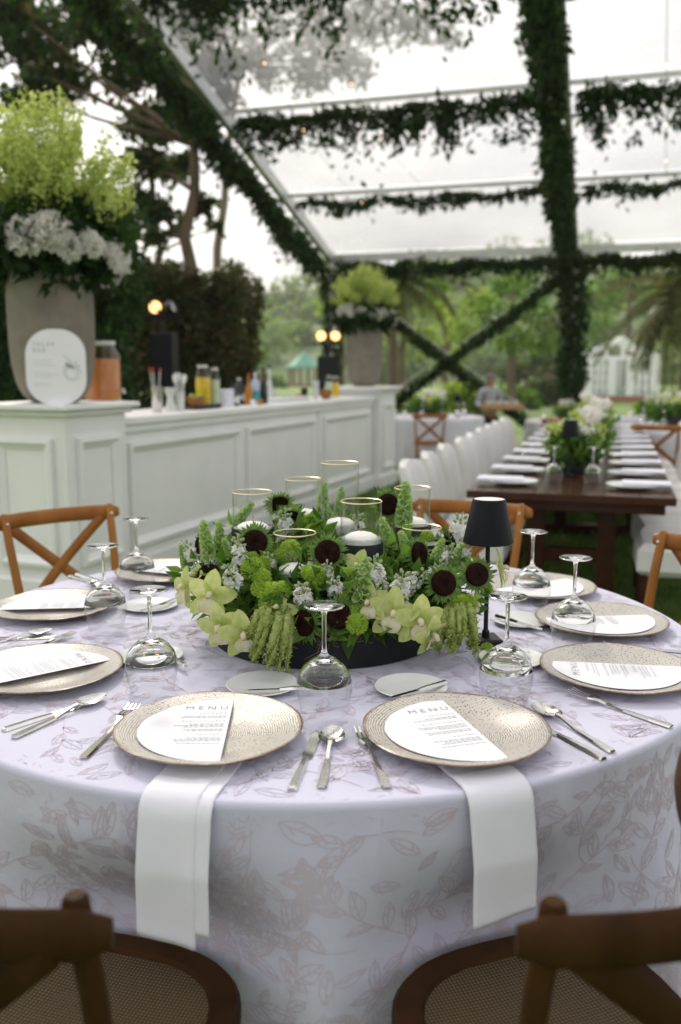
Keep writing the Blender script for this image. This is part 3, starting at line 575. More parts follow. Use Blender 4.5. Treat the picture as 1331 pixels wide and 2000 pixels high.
# tall arrangement
def arrangement(label, loc):
    o = thing('flower_arrangement', label, 'flowers', loc, group='tall arrangements in the vases'); q = random.Random(5); gq = np.random.default_rng(8)
    LP = []; st = MB()
    for k in range(150):
        a = q.uniform(0, 2*pi); rr = sqrt(q.random())*.52; h_ = .48+.44*q.random()+.1*(1-rr/.52); b0 = Vector((.12*cos(a)*rr/.4, .12*sin(a)*rr/.4, 0)); e = Vector((rr*cos(a)*1.02, rr*sin(a)*1.02, h_-.22*(rr/.46)**2))
        mid = b0.lerp(e, .5)+Vector((0, 0, .08)); st.tube([b0, mid, e], [.004, .003, .0015], 5)
        for j in range(84):
            t = .42+.58*q.random()**.6; p = b0.lerp(mid, t*2) if t < .5 else mid.lerp(e, t*2-1)
            LP.append(np.array(p)+gq.normal(size=3)*np.array([.032, .032, .035])*(1.35-.75*t))
    tag(link('lime_sprays', leaves('lime_sprays', np.array(LP), .028, M['lime'], .7, seed=71), o), kind='stuff'); st.obj('stems', M['stem'], o)
    P = np.concatenate([blob((0, 0, .12), .49, 4200, 91, .58, .3), blob((0, 0, -.03), .36, 900, 92, .5, .5)])
    tag(link('foliage', leaves('foliage', P, .11, M['leaf_dark'], .5, .3, seed=72), o), kind='stuff')
    hs = []
    for s in range(3):
        gg = np.random.default_rng(s); d = unit(gg.normal(size=(420, 3))); d[:, 2] = np.abs(d[:, 2])*.9-.25; hs.append(leaves('hydrangea', d*np.array([.088, .088, .072])*(.9+.15*gg.random((420, 1))), .032, M['petal_white'], .95, dirs=d*1.2, seed=s))
    for k in range(17):
        a = k*2.399+.5; z = -.03+.30*((k*7) % 11)/11; rr = .41-.3*abs(z-.08)
        link('hydrangea', hs[k % 3], o, M=frame((rr*cos(a), rr*sin(a), z), (cos(a), sin(a), .45), k) @ Matrix.Scale(q.uniform(.75, 1.15), 4))
    return o
f1 = arrangement('tall arrangement of white hydrangeas and lime sprays in the nearest vase', VP+Vector((0, 0, .84)))
f2 = copy_tree(f1, loc=VP2+Vector((0, 0, .74)), rz=1.3, label='white hydrangeas with lime sprays in the far vase'); f2.scale = (.82, .82, .72)
# bar sign
sg_ = onz(112, 785, PTOP); sg_ = Vector((at(112, 780, 5.19).x, 5.19, PTOP)); o = thing('menu_sign', 'white rounded cocktail menu sign leaning against the nearest vase', 'sign', sg_, radians(8))
def roundrect(w_, h_, r, n=10):
    pts = []
    for cx, cz, a0 in ((w_/2-r, r, -pi/2), (w_/2-r, h_-r, 0), (-w_/2+r, h_-r, pi/2), (-w_/2+r, r, pi)):
        for k in range(n+1): a = a0+pi/2*k/n; pts.append((cx+r*cos(a), cz+r*sin(a)))
    return pts
pts = roundrect(.335, .43, .145); b_ = MB(); N_ = len(pts); tilt = Matrix.Rotation(radians(-4), 4, 'X')
b_.add([(x, 0, z) for x, z in pts]+[(x, .007, z) for x, z in pts], [tuple(range(N_)), tuple(range(2*N_-1, N_-1, -1))]+[(i, N_+i, N_+(i+1) % N_, (i+1) % N_) for i in range(N_)], tilt)
b_.obj('board', M['card'], o, smooth=False)
def text(body, size, parent, Mx, mt, align='LEFT', sp=1.0, name='lettering'):
    t = link(name, text_mesh(body, size, align, sp, mt), parent); t.matrix_local = Mx; return t
up = tilt @ Matrix.Rotation(pi/2, 4, 'X')
text('SOLAR', .030, o, tilt @ Matrix.Translation((-.125, -.002, .335)) @ Matrix.Rotation(pi/2, 4, 'X'), M['ink'], sp=1.5); text('BAR', .030, o, tilt @ Matrix.Translation((-.125, -.002, .300)) @ Matrix.Rotation(pi/2, 4, 'X'), M['ink'], sp=1.5)
pr = MB()
for i, z in enumerate((.25, .235, .22, .185, .17, .155, .12, .105)):
    x = -.125
    while x < -.125+(.10, .08, .11, .09, .12, .10, .09, .07)[i]: w_ = rnd.uniform(.008, .02); pr.add([(x, -.0015, z), (x+w_, -.0015, z), (x+w_, -.0015, z+.004), (x, -.0015, z+.004)], [(0, 1, 2, 3)], tilt); x += w_+.004
pr.obj('small_print', M['ink2'], o, smooth=False)
dr = MB()
for k in range(15):
    a = k*.55; cx, cz = .085+.045*cos(a*.9)*(.4+k/22), .20+.055*sin(a*.9)*(.4+k/20)
    dr.tube([Vector((cx+.012*cos(j*.7+k), -.0018, cz+.014*sin(j*.7+k))) for j in range(6)], .0011, 4, M=tilt)
dr.tube([tilt @ Vector(p) for p in ((.045, -.002, .29), (.055, -.002, .27), (.08, -.002, .255), (.085, -.002, .235))], .0012, 4)
dr.add([(.062+.008*cos(k*.9), -.002, .232+.012*sin(k*.9)) for k in range(7)], [tuple(range(7))], tilt); dr.add([(.08+.014*cos(k*.9), -.002, .218+.007*sin(k*.9)) for k in range(7)], [tuple(range(7))], tilt)
dr.obj('line_drawing', M['ink'], o, smooth=False)
# ------------------------------------------------------------------ things on the bar
def cm(name, c, rough=.35, **kw): return mat(name, c, rough, c2=tuple(x*.85 for x in c), scale=15, **kw)
M['juice'] = cm('orange juice', (.75, .26, .06), .15, Transmission_Weight=.15); M['yellow'] = cm('yellow juice', (.82, .56, .01), .15); M['paleg'] = cm('pale green juice', (.62, .68, .48), .15)
M['amber'] = cm('amber spirit', (.45, .17, .02), .1); M['bottle_dark'] = cm('dark bottle glass', (.012, .014, .01), .08); M['blueglass'] = cm('pale blue bottle', (.45, .55, .66), .08); M['red'] = cm('red plastic', (.5, .05, .03), .4)
M['bowlwood'] = wood('wooden bowl', (.25, .10, .025), (.38, .17, .05), .5, 14, (1, 1, 1)); M['limec'] = cm('lime fruit', (.28, .42, .06), .4); M['clearplastic'] = cm('frosted cup', (.68, .69, .66), .25); M['label'] = cm('white bottle label', (.7, .7, .7), .6); M['teal'] = cm('teal label', (.05, .3, .33), .5); M['tray_black'] = cm('black tray', (.015, .012, .01), .5)
def bar_thing(name, label, cat, px, back, z=BTOP, group=None):
    p = barpt(px, back, z); return thing(name, label, cat, p, BRZ, group), p.y/FPX
def jar(label, px, back, h_, r, liq, lid, z=BTOP, name='juice_jar', group=None):
    o, s = bar_thing(name, label, 'jar', px, back, z, group)
    MB().lathe([(0, .006), (r*.92, .006), (r*.98, h_*.1), (r*.98, h_*.7), (0, h_*.7)], 24).obj('juice', liq, o)
    MB().lathe([(0, 0), (r*.9, 0), (r, .012), (r, h_*.76), (r*.72, h_*.88), (r*.7, h_*.93)], 28).obj('glass', M['tglass'], o)
    MB().lathe([(0, h_*.93), (r*.78, h_*.93), (r*.78, h_), (0, h_)], 24).obj('lid', lid, o); return o
o = jar('large glass drink dispenser of orange juice beside the nearest vase', 190, .36, .40, .125, M['juice'], M['clearplastic'], BTOP+.101, 'drink_dispenser')
o.location = bp(.30, .30, BTOP+.101); MB().tube([(0, -.12, .07), (0, -.17, .07), (0, -.17, .05)], .012, 8).obj('tap', M['steel'], o)
MB().bbox(-.10, .10, -.10, .10, -.1, -.001).obj('stand', M['white_paint'], o, smooth=False)
def pxh(px, back, y_top, z=BTOP):
    p = barpt(px, back, z); return at(px, y_top, p.y).z-z
# steel tumbler with red-tipped stirrers
o, s = bar_thing('tumbler', 'steel tumbler holding red tipped stirrers at the near end of the bar', 'tumbler', 308, .2); h_ = pxh(308, .2, 755); r = 12*s
MB().lathe([(0, 0), (r*.75, 0), (r*.8, .005), (r, h_), (r*.95, h_), (r*.74, .01), (0, .01)], 24).obj('cup', M['steel'], o)
for k, (dx, t) in enumerate(((-.03, -.055), (-.012, -.03), (.022, .03))):
    st_ = MB().tube([(dx*.3, 0, .02), (dx+t, .0, h_+.115)], .0045, 6).obj('stirrer', M['clearplastic'], o); MB().tube([(dx+t, 0, h_+.105), (dx+t*1.15, 0, h_+.135)], .007, 6).obj('stirrer_tip', M['red'], st_)
o, s = bar_thing('jigger', 'white hourglass jigger between the tumbler and the spoons', 'jigger', 334, .2); h_ = pxh(334, .2, 757); r = 11*s
MB().lathe([(0, 0), (r, 0), (r*.9, h_*.2), (r*.55, h_*.55), (r*.9, h_*.8), (r, h_), (r*.9, h_), (r*.4, h_*.6), (0, h_*.6)], 24).obj('cup', M['clearplastic'], o)
o, s = bar_thing('spoon_holder', 'clear cup of white plastic spoons on the bar', 'cup', 353, .16); h_ = pxh(353, .16, 765); r = 9*s
MB().lathe([(0, 0), (r*.85, 0), (r, h_), (r*.95, h_), (r*.8, .008), (0, .008)], 20).obj('cup', M['clearplastic'], o)
for k in range(5):
    a = k*1.26; e = Vector((r*1.5*cos(a), r*1.2*sin(a), h_+.10+.015*(k % 2))); sp_ = MB().tube([(r*.3*cos(a), r*.3*sin(a), .02), e*.72+Vector((0, 0, .02)), e, e+Vector((.004*cos(a), 0, .03))], [.004, .004, .013, .006], 8); sp_.obj('spoon', M['white_cer'], o)
o, s = bar_thing('serving_tray', 'low black tray under the wooden bowl on the bar', 'tray', 390, .2); MB().bbox(-.2, .2, -.09, .09, 0, .012).bbox(-.2, .2, -.09, -.082, .012, .04, .002).bbox(-.2, .2, .082, .09, .012, .04, .002).obj('base', M['tray_black'], o, smooth=False)
zt_ = BTOP+.014
o, s = bar_thing('fruit_bowl', 'wooden bowl of cut limes on the black tray', 'bowl', 384, .17, zt_); r = 20*s; h_ = .085
MB().lathe([(0, 0), (r*.5, 0), (r*.8, h_*.4), (r, h_), (r*.94, h_), (r*.7, h_*.4), (0, h_*.2)], 28).obj('bowl', M['bowlwood'], o)
for k in range(7): a = k*.9; MB().lathe([(0, -.02), (.016, -.012), (.022, 0), (.016, .012), (0, .02)], 10, Matrix.Translation((r*.5*cos(a), r*.5*sin(a), h_*.8+.012*(k % 3)))).obj('lime', M['limec'], o)
jar('tall yellow juice jar with metal lid on the black tray', 398, .28, pxh(398, .28, 716), 15*barpt(398, .28, BTOP).y/FPX, M['yellow'], M['steel'], zt_, group='juice jars on the bar')
jar('pale green juice jar next to the tall yellow one', 421, .22, pxh(421, .22, 718), 10*barpt(421, .22, BTOP).y/FPX, M['paleg'], M['steel'], group='juice jars on the bar')
jar('yellow juice jar beside the far vase', 655, .3, pxh(655, .3, 735), 8*barpt(655, .3, BTOP).y/FPX, M['yellow'], M['steel'], group='juice jars on the bar')
jar('pale juice jar left of the far yellow jar', 643, .3, pxh(643, .3, 733), 7*barpt(643, .3, BTOP).y/FPX, M['paleg'], M['steel'], group='juice jars on the bar')
o, s = bar_thing('napkin_stack', 'stack of folded white paper napkins beside the pale green jar', 'napkins', 436, .2); h_ = pxh(436, .2, 760)
for k in range(6): MB().bbox(-.075, .075, -.07, .07, h_*k/6, h_*(k+.9)/6, .004, Matrix.Rotation(.06*(k % 3-1), 4, 'Z')).obj('napkin', M['linen'], o, smooth=False)
def bottle(label, px, back, ytop, rpx, mt, capm=None, lab=None, neck=.3, diamond=False):
    o, s = bar_thing('bottle', label, 'bottle', px, back, group='bottles on the bar'); h_ = pxh(px, back, ytop); r = rpx*s
    MB().lathe([(0, 0), (r*.95, 0), (r, .01), (r, h_*(1-neck-.2)), (r*.85, h_*(1-neck-.1)), (r*.36, h_*(1-neck+.02)), (r*.33, h_*.93), (0, h_*.93)], 22).obj('glass', mt, o)
    MB().lathe([(0, h_*.9), (r*.4, h_*.9), (r*.4, h_), (0, h_)], 14).obj('cap', capm or M['black'], o)
    if lab:
        if diamond:
            q = MB(); q.grid(lambda u, v: ((r+.001)*cos(-pi/2-1.1+2.2*u), (r+.001)*sin(-pi/2-1.1+2.2*u), h_*.28+(v-.5)*h_*.42*(1-abs(2*u-1))+.0), 12, 2); q.obj('label', lab, o)
        else: MB().lathe([(r+.001, h_*.12), (r+.001, h_*.42)], 22).obj('label', lab, o)
    return o
bottle('squat black bottle with white diamond label', 455, .2, 748, 13, M['bottle_dark'], M['black'], M['label'], .2, True)
bottle('squat black bottle behind the diamond labelled one, silver cap', 468, .3, 738, 12, M['bottle_dark'], M['steel'], M['label'], .2, True)
bottle('slim amber bottle with dark red cap', 487, .2, 729, 7, M['amber'], M['red'], M['amber'], .35)
bottle('pale blue bottle with teal label', 500, .25, 727, 9, M['blueglass'], M['label'], M['teal'], .2)
bottle('dark wine bottle right of the pale blue one', 516, .2, 724, 7.5, M['bottle_dark'], M['black'], None, .3)
bottle('clear bottle with white and black cap beside the wine bottle', 527, .28, 712, 6, M['clearplastic'], M['black'], M['label'], .4)
for i, (px, w_, mt, lb) in enumerate(((494, 5, 'wax', 'cream'), (509, 6, 'amber', 'peach coloured'), (584, 6, 'red', 'red topped'), (595, 7, 'black', 'black'))):
    o, s = bar_thing('small_cup', '%s small cup on the bar %s' % (lb, ('before the amber bottle', 'before the wine bottle', 'beside the white trays', 'right of the red one')[i]), 'cup', px, .1 if i < 2 else .25); r = w_*s; h_ = pxh(px, .1, 785 if i < 2 else (772, 762)[i-2]) if i < 2 else pxh(px, .25, (770, 758)[i-2])
    MB().lathe([(0, 0), (r*.8, 0), (r, max(h_, .05)), (r*.9, max(h_, .05)), (r*.7, .01), (0, .01)], 18).obj('cup', M[mt], o)
o, s = bar_thing('flat_tray', 'flat white tray lying on the bar beyond the bottles', 'tray', 558, .25); MB().bbox(-.35, .35, -.14, .14, 0, .012).bbox(-.33, .33, -.12, .12, .0125, .05, .01).obj('tray', M['white_cer'], o, smooth=False)
o, s = bar_thing('cup_stack', 'stack of white paper cups near the far vase', 'cups', 617, .2); h_ = pxh(617, .2, 742)
for k in range(7): z = h_*k/9; MB().lathe([(0.024, z), (.038, z+h_*.3), (.036, z+h_*.3), (.022, z+.003), (0, z+.003)], 16).obj('cup', M['clearplastic'], o)
o, s = bar_thing('fruit_bowl', 'small wooden bowl near the far vase', 'bowl', 637, .15); MB().lathe([(0, 0), (.04, 0), (.062, .05), (.065, .1), (.058, .1), (.05, .05), (0, .02)], 20).obj('bowl', M['bowlwood'], o)
# ------------------------------------------------------------------ stage lights on black stands
M['lamp_on'] = emis('lit lamp lens', (1, .50, .17), 2.2)
def stage_light(label, px, py, Y, aims, w_):
    c = at(px, py, Y); gz = ground_z(c.x, Y); o = thing('stage_light', label, 'stage light', (c.x, Y, gz)); h_ = c.z-gz; s = Y/FPX
    MB().bbox(-w_*s/2, w_*s/2, -.2, .25, 0, h_-.32, .01).obj('stand_box', M['black'], o, smooth=False)
    MB().tube([(0, 0, h_-.32), (0, 0, h_-.12)], .02, 8).obj('pole', M['black'], o); MB().bar((-.24, 0, h_-.13), (.24, 0, h_-.13), .04, .04).obj('crossbar', M['black'], o, smooth=False)
    for dx, aim, on in aims:
        Fm = frame((dx*s, 0, h_), aim); hd = MB().lathe([(0, -.16), (.05, -.15), (.075, -.1), (.085, 0), (.085, .035), (.078, .035), (.074, .0)], 20).obj('lamp_head', M['black'], o, M=Fm)
        MB().lathe([(.073, .012), (.05, .02), (0, .024)], 18).obj('lens', M['lamp_on'] if on else M['steel'], hd)
stage_light('black stage light stand with one glowing lamp before the russet hedge', 318, 600, 11.5, ((-14, (.12, -1, 0), True), (18, (.8, -.35, .3), False)), 42)
stage_light('black stage light stand with two glowing lamps left of the far vase', 641, 656, 14.5, ((-13, (0, -1, 0), True), (14, (.1, -1, .05), True)), 40)
# ================================================================== PEOPLE
def skin_mesh(name, pts, edges, mt, parent, sub=2, root=0):
    me = bpy.data.meshes.new(name); me.from_pydata([p[:3] for p in pts], edges, []); me.update(); o = link(name, me, parent)
    mo = o.modifiers.new('skin', 'SKIN'); mo.use_smooth_shade = True
    for i, p in enumerate(pts): r = p[3]; me.skin_vertices[0].data[i].radius = (r, r*(p[4] if len(p) > 4 else 1)); me.skin_vertices[0].data[i].use_root = (i == root)
    sb = o.modifiers.new('sub', 'SUBSURF'); sb.levels = sub; sb.render_levels = sub; me.materials.append(mt); return o
M['skin'] = mat('skin', (.36, .19, .12), .55, c2=(.40, .22, .15), scale=30, Subsurface_Weight=.05); M['shirt'] = cm('grey shirt', (.42, .43, .47), .85); M['trouser'] = cm('black trousers', (.012, .012, .014), .8); M['hair'] = cm('dark hair', (.02, .016, .014), .6); M['hair2'] = cm('grey hair', (.16, .14, .13), .7); M['whiteshirt'] = cm('white shirt', (.6, .62, .68), .85)
def person(label, loc, rz, H, sh, hair, vest=None, carry=True):
    o = thing('person', label, 'person', loc, rz); k = H/1.75
    def S(*p): return (p[0]*k, p[1]*k, p[2]*k)+tuple(x*k for x in p[3:4])+tuple(p[4:])
    hz, hy = (1.06, -.30) if carry else (.80, -.06); ex = .30 if carry else .27
    pts = [S(0, 0, .96, .13, .8), S(0, 0, 1.14, .125, .75), S(0, .01, 1.32, .15, .72), S(0, .01, 1.44, .10, .8), S(0, 0, 1.5, .055), S(0, -.015, 1.58, .07, 1.1), S(0, -.02, 1.66, .078, 1.15), S(0, -.015, 1.71, .06, 1.1)]
    ed = [(i, i+1) for i in range(7)]
    for s in (-1, 1):
        n0 = len(pts); pts += [S(s*.19, .01, 1.41, .058), S(s*.26, .02, 1.15, .045), S(s*(ex-.04), hy*.8, hz+.02, .034), S(s*(ex-.07), hy, hz+.02, .034, .6), S(s*(ex-.08), hy-.06, hz+.015, .036, .5)]
        ed += [(3, n0), (n0, n0+1), (n0+1, n0+2), (n0+2, n0+3), (n0+3, n0+4)]
        for f in range(4): m_ = len(pts); pts += [S(s*(ex-.11+f*.02), hy-.10-.008*(f in (1, 2)), hz+.005, .0085), S(s*(ex-.11+f*.02), hy-.13, hz-.005, .0075)]; ed += [(n0+4, m_), (m_, m_+1)]
        m_ = len(pts); pts += [S(s*(ex-.13), hy-.05, hz+.04, .010), S(s*(ex-.145), hy-.085, hz+.045, .009)]; ed += [(n0+3, m_), (m_, m_+1)]
        n1 = len(pts); pts += [S(s*.09, 0, .88, .085), S(s*.10, -.01, .48, .06), S(s*.10, .02, .09, .04), S(s*.105, -.12, .035, .035, .7)]; ed += [(0, n1), (n1, n1+1), (n1+1, n1+2), (n1+2, n1+3)]
    skin_mesh('body', pts, ed, M['skin'], o)
    fc = MB().add([(-.012*k, -.098*k, 1.615*k), (.012*k, -.098*k, 1.615*k), (0, -.122*k, 1.618*k), (0, -.092*k, 1.665*k)], [(0, 1, 2), (0, 2, 3), (1, 3, 2)]); fc.obj('nose', M['skin'], o)
    for s in (-1, 1):
        MB().lathe([(0, -.006), (.009, 0), (0, .006)], 8, frame((s*.032*k, -.09*k, 1.655*k), (0, -1, 0))).obj('eye', M['hair'], o); MB().lathe([(0, -.012), (.022, 0), (0, .012)], 10, frame((s*.086*k, -.005*k, 1.64*k), (s, .2, 0))).obj('ear', M['skin'], o)
    MB().box(-.025*k, .025*k, -.1*k, -.08*k, 1.578*k, 1.585*k).obj('mouth', M['red'], o)
    hm = MB(); hm.lathe([(.088*k, 1.655*k), (.095*k, 1.69*k), (.085*k, 1.735*k), (.05*k, 1.762*k), (0, 1.77*k)], 20, Matrix.Translation((0, .012*k, 0))); hm.obj('hair', hair, o)
    tp_ = [S(0, 0, .95, .155, .85), S(0, 0, 1.14, .15, .8), S(0, .01, 1.32, .17, .75), S(0, .01, 1.445, .115, .85), S(0, 0, 1.49, .065)]; te = [(0, 1), (1, 2), (2, 3), (3, 4)]
    for s in (-1, 1): n0 = len(tp_); tp_ += [S(s*.195, .01, 1.41, .075), S(s*.265, .02, 1.15, .062), S(s*(ex-.02), hy*.55, hz+.05, .05)]; te += [(3, n0), (n0, n0+1), (n0+1, n0+2)]
    skin_mesh('shirt', tp_, te, sh, o)
    if vest: skin_mesh('vest', [S(0, 0, .97, .165, .85), S(0, .005, 1.14, .16, .82), S(0, .015, 1.32, .178, .74), S(0, .02, 1.40, .12, .8)], [(0, 1), (1, 2), (2, 3)], vest, o)
    lp_ = [S(0, 0, .97, .15, .85)]; le = []
    for s in (-1, 1): n0 = len(lp_); lp_ += [S(s*.095, 0, .85, .105), S(s*.105, -.01, .48, .078), S(s*.105, .02, .07, .065)]; le += [(0, n0), (n0, n0+1), (n0+1, n0+2)]
    skin_mesh('trousers', lp_, le, M['trouser'], o)
    for s in (-1, 1): MB().lathe([(0, 0), (.05*k, 0), (.05*k, .04*k), (.03*k, .08*k), (0, .085*k)], 12, Matrix.Translation((s*.105*k, -.05*k, 0)) @ Matrix.Diagonal((1, 2.1, 1, 1))).obj('shoe', M['black'], o)
    return o
Yw_ = 17.6; wl_ = at(958, 770, Yw_); wz = ground_z(0, Yw_)
person('waiter in grey shirt and black trousers carrying a wooden tray', (wl_.x, Yw_, wz), radians(14), 1.64, M['shirt'], M['hair2'])
M['lightwood'] = wood('pale tray wood', (.42, .24, .10), (.55, .34, .17), .5, 9, (.2, 1, 1))
Rw = Matrix.Rotation(radians(14), 4, 'Z'); tpz = wz+1.06*1.64/1.75+.0; tpos = Vector((wl_.x, Yw_, tpz)) + (Rw @ Vector((.08, -.40, 0))); o = thing('wooden_tray', 'pale wooden tray carried by the waiter', 'tray', tpos, radians(14))
MB().bbox(-.36, .36, -.17, .17, 0, .02).obj('base', M['lightwood'], o, smooth=False)
for a in ((-.36, .36, -.17, -.155), (-.36, .36, .155, .17), (-.36, -.345, -.154, .154), (.345, .36, -.154, .154)): MB().bbox(*a, .021, .10, .003).obj('side', M['lightwood'], o, smooth=False)
for k in range(8):
    p = tpos+(Rw @ Vector((-.27+.18*(k % 4), -.07+.14*(k//4), .022))); o = thing('tumbler', 'glass tumbler on the tray the waiter carries', 'glass', p, group='tumblers on the waiter tray')
    MB().lathe([(0, 0), (.03, 0), (.036, .14), (.033, .14), (.028, .008), (0, .008)], 14).obj('glass', M['clearplastic'], o)
Yb = 20.5; bl_ = at(513, 720, Yb); person('person in white shirt and dark vest standing beyond the bar bottles', (bl_.x, Yb, ground_z(0, Yb)), radians(-10), 1.74, M['whiteshirt'], M['hair'], M['trouser'], False)
# ================================================================== CHAIRS
def crossback(label, loc, rz, group, wd='chairwood'):
    o = thing('crossback_chair', label, 'chair', loc, rz, group); sz = .462
    def outline(q):       # seat plan: rounded front (+y)
        a = 2*pi*q; x = .215*abs(cos(a))**.75*(1 if cos(a) > 0 else -1); y = .215*abs(sin(a))**.8*(1 if sin(a) > 0 else -1); return x*(1+.08*(y/.215)), y
    f = MB(); N_ = 48
    for i in range(N_):
        x, y = outline(i/N_)
        for s, z in ((1.0, sz-.042), (1.03, sz-.03), (1.03, sz-.01), (1.0, sz), (.84, sz), (.82, sz-.008), (.82, sz-.042)): f.v.append((x*s, y*s, z))
    for i in range(N_):
        for k in range(7): f.f.append((i*7+k, ((i+1) % N_)*7+k, ((i+1) % N_)*7+(k+1) % 7, i*7+(k+1) % 7))
    f.f = [tuple(reversed(q)) for q in f.f]; sf = f.obj('seat_frame', M[wd], o)
    c = MB(); c.v = [(0, 0, sz-.016)]
    for s in (.45, .825):
        for i in range(N_): x, y = outline(i/N_); c.v.append((x*s, y*s, sz-.016+.008*(s > .8)))
    c.f = [(0, 1+i, 1+(i+1) % N_) for i in range(N_)]+[(1+i, 1+N_+i, 1+N_+(i+1) % N_, 1+(i+1) % N_) for i in range(N_)]; c.obj('cane_seat', M['cane'], sf)
    ry = lambda z: -.20-.10*max(0, (z-.45)/.43)**1.2           # rake of the back
    for s in (-1, 1):
        MB().tube([(s*.19, -.235, 0), (s*.185, -.205, .25), (s*.185, -.20, .45), (s*.195, ry(.6)+.012, .6), (s*.205, ry(.75)+.014, .75), (s*.21, ry(.88)+.018, .872), (s*.21, ry(.88)+.018, .880)], [.014, .016, .017, .016, .0155, .015, .010], 10).obj('back_post', M[wd], o)
        MB().tube([(s*.18, .19, 0), (s*.175, .165, .2), (s*.17, .15, sz-.04)], [.014, .017, .02], 10).obj('front_leg', M[wd], o)
        MB().tube([(s*.182, -.2, .2), (s*.172, .158, .2)], .010, 8).obj('stretcher', M[wd], o)
        pts = [(s*.195*(1-2*t), ry(.84-.36*t)-.012-.032*sin(pi*t)+.0-(.012 if s > 0 else 0), .835-.355*t) for t in [i/10 for i in range(11)]]
        MB().tube(pts, [.021]*11, 8, flat=.38, up=(0, 1, 0)).obj('cross_slat', M[wd], o)
    MB().tube([(-.17, .17, .235), (.17, .17, .235)], .010, 8).obj('stretcher', M[wd], o); MB().tube([(-.18, -.2, .25), (.18, -.2, .25)], .010, 8).obj('stretcher', M[wd], o)
    pts = []; rs = []
    for i in range(17):
        t = i/8-1; x = t*.252; pts.append((x, ry(.85)-.045+.055*t*t, .845)); rs.append(.029 if abs(t) < .93 else (.027 if abs(t) < 1 else .017))
    MB().tube(pts, rs, 12, flat=.55, up=(0, 1, 0)).obj('top_rail', M[wd], o)
    for s in (-1, 1): MB().lathe([(0, .004), (.005, .003), (.006, 0)], 8, frame((s*.208, ry(.85)+.033, .845), (0, 1, .2))).obj('screw', M['steel'], o)
    return o
TC = Vector((-.065, 2.21, 0)); TR = .945; TZ = .7625
def face(loc, c): d = Vector(c)-Vector(loc); return atan2(-d.x, d.y)
G = 'cross back chairs round the front table'
chs = [((-.388, 1.175), 'dark shaded cross back chair with cane seat in front, on the left', None),
       ((.316, 1.17), 'dark shaded cross back chair with cane seat in front, on the right', None),
       ((.80, 1.062), 'dark shaded cross back chair turned aside at the right edge, only its rail end showing', 99),
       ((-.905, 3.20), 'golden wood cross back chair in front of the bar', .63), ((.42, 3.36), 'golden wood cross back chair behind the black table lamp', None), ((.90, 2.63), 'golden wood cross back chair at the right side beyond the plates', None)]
proto = pd = None
for (x, y), lb, rz in chs:
    a = atan2(-.9, -.43) if rz == 99 else face((x, y, 0), TC) if rz is None else (rz if abs(rz) < .6 else face((x, y, 0), TC))
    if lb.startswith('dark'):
        if pd is None: pd = crossback(lb, (x, y, 0), a, G, 'shadedchair')
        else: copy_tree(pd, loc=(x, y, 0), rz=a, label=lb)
    elif proto is None: proto = crossback(lb, (x, y, 0), a, G)
    else: copy_tree(proto, loc=(x, y, 0), rz=a, label=lb)
# ================================================================== LONG TABLE
LH = radians(17); le_ = Vector((sin(LH), cos(LH), 0)); lr_ = Vector((cos(LH), -sin(LH), 0)); LA = Vector((.685, 4.84, 0)); LW, LL = 1.08, 6.3
def lt(w_, l_, z=0): p = LA+lr_*w_+le_*l_; return Vector((p.x, p.y, z))
LRZ = -LH
o = thing('long_table', 'long dark wooden dining table with white place settings', 'table', LA, LRZ)
for k in range(6): MB().bbox(LW*k/6+.001, LW*(k+1)/6-.001, 0, LL, .718, .760, .003).obj('plank', M['tablewood'], o, smooth=False)
MB().bbox(.05, LW-.05, .06, LL-.06, .66, .717).obj('apron', M['tablewood'], o, smooth=False)
for l_ in (.5, 3.1, 5.8):
    for x in (LW/2-.2, LW/2+.2): MB().bbox(x-.05, x+.05, l_-.05, l_+.05, .09, .66).obj('leg', M['tablewood'], o, smooth=False)
    MB().bbox(.1, LW-.1, l_-.05, l_+.05, 0, .089).obj('foot', M['tablewood'], o, smooth=False); MB().bbox(LW/2-.148, LW/2+.148, l_-.03, l_+.03, .3, .38).obj('rail', M['tablewood'], o, smooth=False)
ORD = ['first', 'second', 'third', 'fourth', 'fifth', 'sixth', 'seventh', 'eighth', 'ninth', 'tenth', 'eleventh', 'twelfth', 'thirteenth']
def white_chair(label, loc, rz):
    o = thing('upholstered_chair', label, 'chair', loc, rz, 'white upholstered chairs along the long table')
    MB().bbox(-.24, .24, -.22, .24, .30, .48, .035).obj('seat', M['white_uph'], o)
    b_ = MB()
    def bk(u, v):
        a = 2*pi*u; x = .235*abs(cos(a))**.35*(1 if cos(a) > 0 else -1); y = .045*abs(sin(a))**.5*(1 if sin(a) > 0 else -1); z = .32+.53*v
        s = 1 if v < .9 else sqrt(max(0, 1-((v-.9)/.1)**2))*.5+.5
        top = .03*(1-(x/.235)**2)*max(0, (v-.6)/.4); return (x*(1-.06*max(0, v-.8)/.2)*(.93+.07*s), -.25-.10*v*v+y*s-.03*(1-(x/.235)**2), z+top)
    b_.grid(bk, 40, 14, wrap=True); b_.f.append(tuple(i*15+14 for i in range(40))); b_.obj('backrest', M['white_uph'], o)
    for sx, sy in ((-1, -1), (1, -1), (1, 1), (-1, 1)): MB().tube([(sx*.2, sy*.2, 0), (sx*.2, sy*.2, .31)], [.016, .024], 8).obj('leg', M['tablewood'], o)
    return o
wc0 = None
